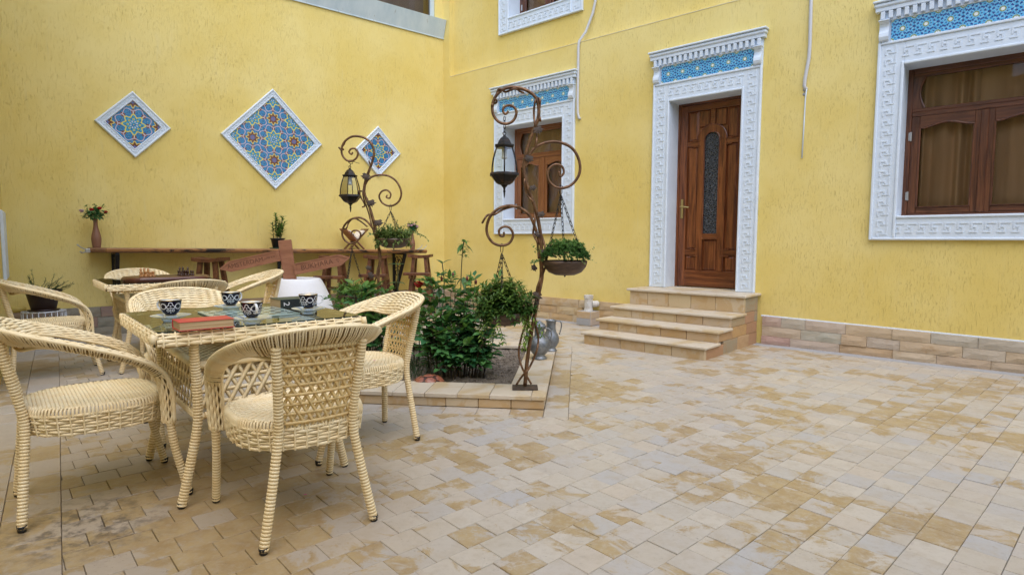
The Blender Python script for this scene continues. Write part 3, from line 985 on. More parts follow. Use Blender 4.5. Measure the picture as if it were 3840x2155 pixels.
def surround(parent, s0, s1, z0, ztop, hole, wy=0.0, bottom=True, lintel=True, dent=True):
    """white moulded frame; hole = (a, b, c, d)"""
    a, b, c, d = hole; f = wy - .028
    mb = MB()
    zb = z0 if bottom else c
    R = wy + .245                                  # the reveal lining goes back this far
    e = .004
    mb.bbox(s0, a + e, f, wy + .001, zb, ztop, .004)               # left board
    mb.bbox(b - e, s1, f, wy + .001, zb, ztop, .004)               # right board
    mb.bbox(a + e, b - e, f, wy + .001, d - e, ztop, .004)         # top board
    if bottom: mb.bbox(a + e, b - e, f, wy + .001, z0, c + e, .004)
    # reveal linings
    mb.box(a - .001, a + e, wy + .001, R, c, d); mb.box(b - e, b + .001, wy + .001, R, c, d)
    mb.box(a + e, b - e, wy + .001, R, d - e, d + .001)
    if bottom: mb.box(a + e, b - e, wy + .001, R, c - .001, c + e)
    bw = .026; p = f - .014
    def bead(x0, x1, z0_, z1_, pp=p): mb.bbox(x0, x1, pp, f + .002, z0_, z1_, .006)
    bead(s0, s0 + bw, zb, ztop); bead(s1 - bw, s1, zb, ztop); bead(s0 + bw, s1 - bw, ztop - bw, ztop)
    bead(a - bw + e, a + e, zb + (bw if bottom else 0), d + bw); bead(b - e, b + bw - e, zb + (bw if bottom else 0), d + bw); bead(a + e, b - e, d - e, d + bw - e)
    if bottom:
        bead(s0 + bw, s1 - bw, z0, z0 + bw); bead(a + e, b - e, c - bw + e, c + e)
    sur = mb.build('surround', M_white, parent)
    kr = MB()
    m0 = (s0 + bw + a - bw) / 2; m1 = (s1 - bw + b + bw) / 2; mt = (ztop - bw + d + bw) / 2
    hw = min(.098, (a - s0 - 2 * bw) * .80)
    key_relief(kr, m0, m0, zb + bw + .01, ztop - bw - .01, f, True, h=hw)
    key_relief(kr, m1, m1, zb + bw + .01, ztop - bw - .01, f, True, h=hw)
    ht = min(.098, (ztop - d - 2 * bw) * .80)
    key_relief(kr, a - .02, b + .02, mt, mt, f, False, h=ht)
    if bottom:
        mb_ = (z0 + bw + c - bw) / 2
        key_relief(kr, a - .02, b + .02, mb_, mb_, f, False, h=min(.098, (c - z0 - 2 * bw) * .80))
    kr.build('key_relief', M_white, parent)
    if not lintel: return
    # tile band, corbels, cornice
    zt0, zt1 = ztop + .002, ztop + .207
    mb = MB(); mb.box(s0, s1, wy - .012, wy + .001, zt0 - .002, zt1 + .20); 
    mb.box(s0 - .03, s1 + .03, wy - .070, wy + .001, zt1 + .093, zt1 + .128)
    mb.bbox(s0 - .045, s1 + .045, wy - .086, wy + .001, zt1 + .130, zt1 + .172, .012)
    mb.bbox(s0 - .055, s1 + .055, wy - .102, wy + .001, zt1 + .174, zt1 + .196, .006)
    mb.box(s0 + .005, s1 - .005, wy - .030, wy + .001, zt1 + .004, zt1 + .091)
    mb.bbox(s0 + .10, s1 - .10, wy - .036, wy + .001, zt1 - .003, zt1 + .010, .003)
    mb.build('cornice', M_white, parent)
    if dent:
        n = max(2, round((s1 - s0 - .06) / .066)); 
        dm = MB(); dm.bbox(-.0185, .0185, -.040, .002, -.038, .038, .003); dme = dm.mesh('dentil', M_white)
        for i in range(n):
            x = s0 + .035 + (s1 - s0 - .07) * i / (n - 1)
            link('dentil', dme, parent, (x, wy - .030, zt1 + .051))
    prof = [(-.095, .0), (-.088, .012), (-.060, .022), (-.050, .05), (-.060, .085), (-.080, .115), (-.088, .150), (-.075, .18), (-.040, .195), (-.02, .198)]
    cm = MB()
    n = len(prof); vs = []
    for x in (-.042, .042):
        vs += [(x, yy * .75, .2 - zz) for yy, zz in prof] + [(x, 0, 0.002), (x, 0, .2)]
    nn = n + 2
    fs = [tuple(range(nn)), tuple(range(nn, 2 * nn))[::-1]] + [(i, (i + 1) % nn + 0, (i + 1) % nn + nn, i + nn) for i in range(nn)]
    cm.add(vs, [f_[::-1] for f_ in fs])
    cm.bbox(-.05, .05, -.085, 0, .2, .212, .004)
    cme = cm.mesh('corbel', M_white)
    for x in (s0 + .05, s1 - .05): link('corbel', cme, parent, (x, wy - .004, zt0 - .004))
    x0, x1 = s0 + .107, s1 - .107
    n = max(1, round((x1 - x0) / .19)); tw = (x1 - x0) / n
    tm = MB(); tm.bbox(-tw / 2 + .0008, tw / 2 - .0008, -.006, .006, -.1015, .1015, .0015); tme = tm.mesh('glazed_tile', M_lintel)
    for i in range(n): link('glazed_tile', tme, parent, (x0 + tw * (i + .5), wy - .0195, (zt0 + zt1) / 2))

def wav_top(x0, x1, zlo, amp, n=12):
    return [(x0 + (x1 - x0) * i / n, zlo + amp * (0.5 - 0.5 * math.cos(2 * math.pi * i / n)) * (1 if True else 0)) for i in range(n + 1)]
def window_part(wall, hole, wy, zt, light=False, curtain=True, label=None):
    """wooden casement set back in its hole: frame (the part) > sash, fanlight, pane, hinge, curtain"""
    a, b, c, d = hole; y = wy + .245
    W, WH = (M_winl, M_winlh) if light else (M_win, M_winh)
    mb = MB(); fw_ = .05
    mb.m = 0; mb.bbox(a, a + fw_, y, y + .07, c, d, .005); mb.bbox(b - fw_, b, y, y + .07, c, d, .005)
    mb.m = 1; mb.bbox(a + fw_, b - fw_, y, y + .07, c, c + .035, .005); mb.bbox(a + fw_, b - fw_, y, y + .07, d - fw_, d, .005)
    mb.bbox(a + fw_, b - fw_, y - .004, y + .07, zt - .022, zt + .022, .006)
    win = mb.build('window', [W, WH], wall)
    if label: win['label'] = label
    # fanlight with curved side cheeks
    x0, x1 = a + fw_, b - fw_; z0, z1 = zt + .022, d - fw_
    fl = MB(); fl.m = 1
    fl.bbox(x0, x1, y + .006, y + .05, z1 - .04, z1, .004); fl.bbox(x0, x1, y + .006, y + .05, z0, z0 + .035, .004)
    fl.m = 0
    for sgn, xa in ((1, x0), (-1, x1)):
        n = 10; zz = [z0 + .035 + (z1 - z0 - .075) * i / n for i in range(n + 1)]
        curve = [(xa + sgn * (.105 - .045 * math.sin(math.pi * i / n)), zz[i]) for i in range(n + 1)]
        poly = [(xa, zz[0])] + curve + [(xa, zz[-1])]
        if sgn < 0: poly = poly[::-1]
        fl.prism(poly, y + .006, y + .05)
        fl.tube([(p[0], y + .006, p[1]) for p in curve], .010, 6)
    fl.build('fanlight', [W, WH], win)
    pm = MB(); pm.box(x0, x1, y + .030, y + .033, z0 + .02, z1 - .02); pm.build('pane', M_pane, win)
    # two sashes
    mid = (a + b) / 2; zs0, zs1 = c + .035, zt - .022
    for (sa, sb) in ((x0, mid - .003), (mid + .003, x1)):
        s = MB(); st = .075
        s.m = 0; s.bbox(sa, sa + st, y + .008, y + .055, zs0, zs1, .005); s.bbox(sb - st, sb, y + .008, y + .055, zs0, zs1, .005)
        s.m = 1; s.bbox(sa + st, sb - st, y + .008, y + .055, zs0, zs0 + .06, .005)
        n = 14; lo = zs1 - .125
        cur = [(sa + st + (sb - sa - 2 * st) * i / n, lo + .045 * (math.sin(math.pi * i / n) ** 2)) for i in range(n + 1)]
        s.prism(cur + [(sb - st, zs1), (sa + st, zs1)], y + .008, y + .055)
        s.m = 0
        path = [(sa + st + .004, y + .008, zs0 + .064)] + [(p[0], y + .008, p[1]) for p in cur] + [(sb - st - .004, y + .008, zs0 + .064)]
        s.tube(path, .011, 6, closed=True)
        s.build('sash', [W, WH], win)
        g = MB(); g.box(sa + st - .01, sb - st + .01, y + .030, y + .033, zs0 + .05, zs1 - .07); g.build('pane', M_pane, win)
    br = MB(); br.m = 0; br.bbox(mid - .032, mid + .032, y - .006, y + .008, zs0 + .002, zs1 - .002, .006); br.build('cover_strip', W, win)
    hm = MB(); hm.tube([(0, 0, -.045), (0, 0, .045)], .010, 8); hm.box(-.02, 0, -.002, .004, -.04, .04)
    hme = hm.mesh('hinge', M_silver)
    for zz in (zs0 + .18, zs1 - .20): link('hinge', hme, win, (a + .052, y - .004, zz))
    # room behind
    rm = MB(); e = .4
    x0, x1, z0, z1, y0, y1 = a - .25, b + .25, c - .25, d + .2, y + .071, y + .95
    rm.add([(x0, y1, z0), (x1, y1, z0), (x1, y1, z1), (x0, y1, z1)], [(0, 1, 2, 3)])
    rm.add([(x0, y0, z0), (x0, y1, z0), (x0, y1, z1), (x0, y0, z1)], [(0, 1, 2, 3)])
    rm.add([(x1, y0, z0), (x1, y1, z0), (x1, y1, z1), (x1, y0, z1)], [(0, 3, 2, 1)])
    rm.add([(x0, y0, z1), (x1, y0, z1), (x1, y1, z1), (x0, y1, z1)], [(0, 1, 2, 3)])
    rm.add([(x0, y0, z0), (x1, y0, z0), (x1, y1, z0), (x0, y1, z0)], [(0, 3, 2, 1)])
    rm.build('room_shell', M_dark, win)
    if curtain:
        cm = MB()
        n = 90
        for (ca, cb, am) in curtain:
            def P(u, v, ca=ca, cb=cb, am=am):
                x = ca + (cb - ca) * u
                return (x, y + .125 + am * math.sin(x * 46 + 1.3 * math.sin(x * 17)) + am * .5 * math.sin(x * 23 + v), c + .02 + (d - c - .04) * v)
            cm.grid(P, n, 4)
        cm.build('curtain', M_curtain if curtain is not True else M_curtainw, win, smooth=True)
    return win
w3 = window_part(wallB, HB_low[2], 0, 2.50, curtain=[(6.92, 7.50, .034), (7.50, 8.20, .005)], label='wide dark wooden window with tan curtains in a white key pattern surround')
surround(w3, 6.675, 8.435, 1.215, 3.205, HB_low[2])
w1 = window_part(wallB, HB_low[0], 0, 2.53, light=True, curtain=[(1.47, 2.65, .010)], label='light brown wooden window behind the nearer scrolled lamp post')
surround(w1, 1.268, 2.870, 1.297, 3.235, HB_low[0])
w2 = window_part(wallB, HB_up[0], .10, 5.8, curtain=[(1.48, 2.7, .006)], label='upper window of which only the sill end shows at the top edge')
surround(w2, 1.268, 2.918, 4.487, 6.5, HB_up[0], wy=.10, lintel=False)

# ------------------------------------------------------------------ door
a, b, c, d = HB_low[1]; y = .245
mb = MB(); mb.m = 0
mb.bbox(a, a + .03, y - .01, y + .07, c, d, .004); mb.bbox(b - .03, b, y - .01, y + .07, c, d, .004)
mb.m = 1; mb.bbox(a + .03, b - .03, y - .01, y + .07, d - .03, d, .004)
xa, xb, za, zb = a + .032, b - .032, c + .012, d - .033
W = xb - xa; H_ = zb - za
mb.m = 0; mb.box(xa, xb, y + .022, y + .05, za, zb)
door = mb.build('door', [M_door, M_doorh], wallB)
door['label'] = 'weathered brown panelled wooden door with an arched strip of dark patterned glass'
def fx(t): return xa + W * t
def fz(t): return za + H_ * t
st = MB(); Y0, Y1 = y, y + .024
cx = fx(.5); gw = .098; ow = .185        # glass and arch half widths
zg0, zg1 = fz(.295), fz(.845) - gw       # glass bottom, spring of its arch
st.m = 0
st.bbox(fx(0), fx(.115), Y0, Y1, za, zb, .004); st.bbox(fx(.885), fx(1), Y0, Y1, za, zb, .004)
st.bbox(cx - ow, cx - gw, Y0 - .006, Y1, fz(.09), zg1, .005); st.bbox(cx + gw, cx + ow, Y0 - .006, Y1, fz(.09), zg1, .005)
st.m = 1
for z0_, z1_ in ((0, .09), (.965, 1)): st.bbox(fx(.115), fx(.885), Y0, Y1, fz(z0_), fz(z1_), .004)
for z0_, z1_ in ((.175, .205), (.775, .80)):
    st.bbox(fx(.115), cx - ow, Y0, Y1, fz(z0_), fz(z1_), .004); st.bbox(cx + ow, fx(.885), Y0, Y1, fz(z0_), fz(z1_), .004)
st.bbox(cx - gw, cx + gw, Y0 - .003, Y1, fz(.265), zg0, .004)
st.bbox(cx - .032, cx + .032, Y0, Y1, zg1 + ow - .01, fz(.965), .004)
# arch ring
n = 14; ring = []
for i in range(n + 1):
    t = math.pi * i / n; ring.append((math.cos(t), math.sin(t)))
st.m = 0
for i in range(n):
    (c0, s0_), (c1, s1_) = ring[i], ring[i + 1]
    st.prism([(cx + gw * c1, zg1 + gw * s1_), (cx + gw * c0, zg1 + gw * s0_), (cx + ow * c0, zg1 + ow * s0_), (cx + ow * c1, zg1 + ow * s1_)], Y0 - .006, Y1)
st.tube([(cx + (ow + .006) * c_, Y0 - .004, zg1 + (ow + .006) * s_) for c_, s_ in ring], .010, 6)
st.tube([(cx - gw, Y0 - .006, zg0)] + [(cx + gw * c_, Y0 - .006, zg1 + gw * s_) for c_, s_ in ring[::-1]] + [(cx + gw, Y0 - .006, zg0)], .008, 6)
for xx in (cx - ow - .02, cx + ow + .02):
    for zz in (fz(.772), fz(.803), fz(.208), fz(.172)):
        st.bbox(xx - .055, xx + .055, Y0 - .010, Y1, zz - .007, zz + .007, .003)
st.bbox(cx - gw - .012, cx + gw + .012, Y0 - .012, Y1, fz(.262), fz(.272), .003)
st.build('door_frame', [M_door, M_doorh], door)
gl = MB(); poly = [(cx + gw * c_, zg1 + gw * s_) for c_, s_ in ring] + [(cx - gw, zg0), (cx + gw, zg0)]
gl.prism(poly, y + .012, y + .020); gl.build('patterned_pane', M_lace, door)
def raised(x0, x1, z0_, z1_, b=.028):
    mb = MB(); g = .004
    x0 += g; x1 -= g; z0_ += g; z1_ -= g
    yb, yt = y + .021, y + .004
    o4 = [(x0, yb, z0_), (x1, yb, z0_), (x1, yb, z1_), (x0, yb, z1_)]
    bb = min(b, (x1 - x0) * .35, (z1_ - z0_) * .35)
    i4 = [(x0 + bb, yt, z0_ + bb), (x1 - bb, yt, z0_ + bb), (x1 - bb, yt, z1_ - bb), (x0 + bb, yt, z1_ - bb)]
    mb.add(o4 + i4, [(4, 5, 6, 7)] + [(i, (i + 1) % 4, (i + 1) % 4 + 4, i + 4) for i in range(4)])
    mb.build('panel', M_door, door)
for xl, xr in ((fx(.115), cx - ow), (cx + ow, fx(.885))):
    raised(xl, xr, fz(.205), fz(.775)); raised(xl, xr, fz(.09), fz(.175)); raised(xl, xr if xr < cx else xr, fz(.80), fz(.965))
raised(cx - gw, cx + gw, fz(.09), fz(.265))
raised(cx - ow, cx - .032, zg1 + ow * .86, fz(.965), .012); raised(cx + .032, cx + ow, zg1 + ow * .86, fz(.965), .012)
hd = MB(); hx = fx(.055); hz = fz(.445)
hd.bbox(hx - .018, hx + .018, Y0 - .008, Y0, hz - .15, hz + .10, .004)
hd.tube([(hx, Y0 - .006, hz), (hx, Y0 - .045, hz + .002), (hx + .012, Y0 - .054, hz + .002), (hx + .06, Y0 - .054, hz - .004), (hx + .118, Y0 - .050, hz - .012)], .011, 8)
hd.tube([(hx, Y0 - .008, hz - .09), (hx, Y0 - .010, hz - .09)], .009, 8)
hd.build('door_handle', M_brass, door)
surround(door, 4.135, 5.520, .592, 3.215, HB_low[1], bottom=False)

# ------------------------------------------------------------------ wall A: blue sheet sill, upper opening
mb = MB()
mb.add([(-4.0, -.02, 4.70), (0.0, -.02, 4.70), (0.0, -.11, 4.985), (-4.0, -.11, 4.985), (-4.0, .0, 4.70), (0.0, 0, 4.70), (0.0, 0, 5.0), (-4.0, 0, 5.0)],
       [(0, 1, 2, 3), (4, 5, 1, 0), (3, 2, 6, 7), (1, 5, 6, 2), (4, 0, 3, 7)])
mb.box(-4.0, .002, -.024, -.004, 4.683, 4.701)
sill = mb.build('sheet_metal_sill', M_bluemetal, wallA)
mb = MB()
for x in (-.16, -1.35, -2.55): mb.bbox(x - .075, x, .02, .10, 4.99, 6.3, .006)
mb.bbox(-3.6, -.235, .02, .10, 4.985, 5.02, .006)
ug = mb.build('gallery_frame', M_bluemetal, wallA)
mb = MB()
for x in (-.235, -1.425): mb.box(x - 1.11, x, .055, .058, 5.02, 6.3)
mb.build('pane', M_pane, ug)
mb = MB(); mb.box(-3.6, -.16, .38, .40, 4.9, 6.3); mb.build('blind', M_curtainw, ug)

# ------------------------------------------------------------------ diamond panels
def diamond(s, z, ro, ri, label):
    t = thing('diamond_panel', label, 'tile panel', pA(s, 0, z), RZA, 'diamond tile panels on the yellow wall')
    mb = MB()
    def ring(r0_, y0, r1_, y1):
        o4 = [(r0_, y0, 0), (0, y0, r0_), (-r0_, y0, 0), (0, y0, -r0_)]; i4 = [(r1_, y1, 0), (0, y1, r1_), (-r1_, y1, 0), (0, y1, -r1_)]
        mb.add(o4 + i4, [(i, (i + 1) % 4, (i + 1) % 4 + 4, i + 4)[::1] for i in range(4)])
    k = [(ro, -.001), (ro, -.028), (ro - .014, -.040), (ro - .030, -.038), (ro - .036, -.026), (ri + .022, -.024), (ri + .014, -.034), (ri + .004, -.030), (ri, -.012)]
    for (r0_, y0), (r1_, y1) in zip(k, k[1:]): ring(r0_, y0, r1_, y1)
    # braid carved on the frame
    rm = (ro - .036 + ri + .022) / 2
    cs = [(rm, 0), (0, rm), (-rm, 0), (0, -rm)]
    for i in range(4):
        p, q = Vector((cs[i][0], 0, cs[i][1])), Vector((cs[(i + 1) % 4][0], 0, cs[(i + 1) % 4][1]))
        n = max(4, round((q - p).length / .035)); dr = (q - p).normalized(); pr = Vector((-dr.z, 0, dr.x))
        for k_ in range(n):
            c_ = p.lerp(q, (k_ + .5) / n)
            sg = 1 if k_ % 2 else -1
            a_ = c_ - dr * .014 - pr * (.012 * sg); b_ = c_ + dr * .014 + pr * (.012 * sg)
            mb.tube([a_ + Vector((0, -.024, 0)), c_ + Vector((0, -.029, 0)), b_ + Vector((0, -.024, 0))], .006, 5)
    mb.build('frame', M_white, t)
    p = MB(); p.add([(ri, -.012, 0), (0, -.012, ri), (-ri, -.012, 0), (0, -.012, -ri)], [(3, 0, 1, 2)])
    p.add([(ri, 0, 0), (0, 0, ri), (-ri, 0, 0), (0, 0, -ri)], [(0, 3, 2, 1)])
    p.build('majolica_face', M_girih, t)
diamond(-4.695, 2.64, .415, .298, 'small diamond tile panel nearest the left edge, above the vase of red roses')
diamond(-2.957, 2.645, .720, .603, 'largest diamond tile panel in the middle of the left yellow wall')
diamond(-1.285, 2.635, .408, .297, 'small diamond tile panel partly hidden behind the farther scrolled lamp post')

# ------------------------------------------------------------------ conduits
mb = MB()
mb.tube([pB(3.14, -.020, 6.0)] + [pB(*q) for q in [(3.137, .072, 5.2), (3.136, .075, 4.553), (3.10, .07, 4.40), (3.01, .03, 4.151), (2.935, -.020, 4.03), (2.925, -.024, 3.95), (2.922, -.024, 3.17), (2.928, -.024, 3.02), (2.945, -.022, 2.95), (2.962, -.004, 2.945)]], .019, 10)
o = mb.build('conduit', M_pipe, smooth=True); tag(o, 'pale grey plastic conduit running down beside the upper and lower left windows', 'pipe', 'conduits on the house wall')
mb = MB()
mb.tube([pB(*q) for q in [(6.01, -.02, 6.0), (6.012, -.021, 3.9), (6.020, -.021, 3.35), (6.017, -.021, 3.20), (5.985, -.021, 2.98), (5.980, -.021, 2.90), (5.992, -.012, 2.87), (5.998, .002, 2.868)]], .0185, 10)
mb.m = 1
mb.tube([pB(*q) for q in [(6.000, -.004, 2.875), (6.004, -.016, 2.86), (5.995, -.012, 2.78), (5.990, -.010, 2.50), (5.983, -.010, 2.12)]], .0075, 7)
mb.m = 2
mb.tube([pB(5.985, .001, 2.862), pB(5.985, -.004, 2.862)], .022, 10); mb.tube([pB(5.978, .001, 2.815), pB(5.978, -.004, 2.815)], .018, 10)
o = mb.build('conduit', [M_pipe, M_white, M_cement], smooth=True); tag(o, 'pale conduit with a loose white cable hanging from its end between door and right window', 'pipe', 'conduits on the house wall')

# ------------------------------------------------------------------ entrance steps (wall coordinates)
stp = thing('entrance_steps', 'four pale limestone steps rising to the brown panelled door', 'steps', K, RZB)
TR = [(-1.47, .140), (-1.16, .265), (-.845, .392), (-.465, .590)]
sL, sR = 4.10, 5.57
def slab(x0, x1, y0, y1, z0, z1):
    mb = MB(); cx, cy = (x0 + x1) / 2, (y0 + y1) / 2
    mb.bbox(x0 - cx, x1 - cx, y0 - cy, y1 - cy, 0, z1 - z0, .007); mb.build('tread', M_tread, stp, loc=(cx, cy, z0))
prevz = -.01; widths = [[.24, .30, .34, .35, .40], [.14, .15, .27, .33, .34, .38], [.26, .30, .31, .32, .32], [.26, .29, .30, .31, .34]]
for i, (yf, zt) in enumerate(TR):
    yb_ = TR[i + 1][0] + .03 if i < 3 else .245
    slab(sL - .035, sR + .025, yf - .028, yb_ if i < 3 else -.002, zt - .030, zt)
    if i == 3:
        slab(HB_low[1][0] + .006, HB_low[1][1] - .006, -.001, .236, zt - .028, zt + .006)
    # riser stones
    x = sL; ws = widths[i]; k = (sR - sL) / sum(ws); z0_, z1_ = prevz, zt - .032
    for wd in ws:
        wd *= k; mb = MB(); g = .002
        mb.bbox(-wd / 2 + g, wd / 2 - g, 0, .05, 0, z1_ - z0_, .004); mb.build('riser_stone', M_lime, stp, loc=(x + wd / 2, yf + rnd.uniform(-.003, .003), z0_)); x += wd
    # side stones
    y_ = yf + .051; z_ = prevz
    while y_ < -.03:
        L = min(rnd.uniform(.26, .42), -.03 - y_)
        if L < .04: break
        for sx in (0, 1):
            mb = MB(); g = .002
            mb.bbox(-.03, 0.0, g, L - g, 0, z1_ - z0_ - .001 + (.031 if y_ > (TR[i + 1][0] if i < 3 else 0) else 0), .005)
            mb.build('side_stone', M_side, stp, loc=((sR if sx else sL + .03) + rnd.uniform(-.003, .003), y_, z0_))
        y_ += L
    prevz = zt
mb = MB()
prevz = 0
for i, (yf, zt) in enumerate(TR):
    mb.box(sL + .031, sR - .031, yf + .051, -.001 if True else 0, prevz if i else 0, zt - .034); prevz = zt - .033
mb.build('core', M_cement, stp)

# drain stub on its little pier
dr = thing('drain_stub', 'dirty white plastic drain stub on a stone clad pier left of the steps', 'pipe', pB(3.225, -.12), RZB)
mb = MB(); mb.bbox(-.115, .115, -.12, .10, 0, .20, .006); mb.build('pier', M_cement, dr)
for k, (z0_, z1_) in enumerate(((.002, .10), (.102, .198))):
    mb = MB(); mb.bbox(-.112, .112, -.012, .004, z0_, z1_, .004); mb.build('stone', M_cement if k == 0 else M_lime, dr, loc=(0, -.121, 0))
    mb = MB(); mb.bbox(-.005, .012, -.115, .10, z0_, z1_, .004); mb.build('stone', M_stone, dr, loc=(.116, 0, 0))
mb = MB(); mb.lathe([(.068, .20), (.064, .215), (.060, .23), (.060, .375), (.068, .38), (.068, .42), (.062, .425), (.054, .424), (.054, .40)], 18, closed_top=True)
mb.tube([(.02, -.058, .33), (.03, -.066, .31), (.026, -.066, .28), (.015, -.062, .265)], .006, 6)
mb.tube([(.05, .02, .30), (.08, .05, .30), (.085, .09, .30)], .045, 12)
mb.build('tube', M_pvc, dr, smooth=False)
# ------------------------------------------------------------------ wicker furniture
def wrapped(mb, pts, r, pitch=.0138, n=9, amp=.13):
    """tube wound with cane: ring after ring"""
    q = resample(pts, pitch / 6)
    rs = [r * (1 + amp * (-1.1, .15, .5, .62, .5, .15)[i % 6]) for i in range(len(q))]
    k0 = len(mb.mi); mb.tube(q, rs, n)
    for f in range(k0, len(mb.mi)):
        if ((f - k0) // n) % 6 in (0, 5): mb.mi[f] = 1  # groove faces get the darker material, painted shade between the turns
def leg(parent, pts, r=.0185):
    mb = MB(); wrapped(mb, crom(pts, 6), r)
    l = mb.build('leg', [M_wicker, M_gapshade], parent, smooth=True)
    f = Vector(pts[-1]); 
    c = MB(); c.lathe([(.004, .0), (.013, .001), (.0165, .006), (.017, .014), (.0185, .022), (.0185, .028)], 10, (f.x, f.y, 0)); c.build('foot_cap', M_rubber, l, smooth=True)
    return l
def weave_rows(mb, P, N, u0, u1, v0, v1, rows, step, amp=.0035, wr=.42, th=.0042, sides=6, phase=1, over=1):
    """rows of cane running along u on the surface P(u, v) with normal N(u, v); each row dips under every other stake"""
    prev = None
    ns = 60
    for j in range(rows):
        v = v0 + (v1 - v0) * (j + .5) / rows
        base = [Vector(P(u0 + (u1 - u0) * i / ns, v)) for i in range(ns + 1)]
        L = sum((a - b).length for a, b in zip(base, base[1:]))
        k = max(2, round(L / step)); m_ = k * 3
        # arc-length samples
        cum = [0]
        for a, b in zip(base, base[1:]): cum.append(cum[-1] + (b - a).length)
        pts, ups, rs = [], [], []; q = 0
        for i in range(m_ + 1):
            d = cum[-1] * i / m_
            while q < ns - 1 and cum[q + 1] < d: q += 1
            t = (d - cum[q]) / max(1e-9, cum[q + 1] - cum[q])
            u = u0 + (u1 - u0) * (q + t) / ns
            nn = Vector(N(u, v))
            ph = math.pi * (i / 3 + j * phase)
            pts.append(Vector(P(u, v)) + nn * (amp * math.sin(ph + .3))); ups.append(nn)
            dv = 1e-3
            w_ = (Vector(P(u, min(1, v + dv))) - Vector(P(u, max(0, v - dv)))).length / (2 * dv if 0 < v < 1 else dv)
            rs.append(max(.002, w_ * abs(v1 - v0) / rows * wr * (1 + .12 * math.sin(ph + .3))))
        # flattened section: width from rs, thickness th
        n = sides; vs = []
        T = [(pts[min(i + 1, m_)] - pts[max(i - 1, 0)]).normalized() for i in range(m_ + 1)]
        for i in range(m_ + 1):
            nn = ups[i] - T[i] * ups[i].dot(T[i]); nn.normalize(); s_ = T[i].cross(nn)
            for k_ in range(n):
                a = 2 * math.pi * k_ / n
                vs.append(pts[i] + s_ * (math.cos(a) * rs[i]) + nn * (math.sin(a) * th))
        fs = [(i * n + k_, i * n + (k_ + 1) % n, (i + 1) * n + (k_ + 1) % n, (i + 1) * n + k_) for i in range(m_) for k_ in range(n)]
        mb.add(vs, fs)

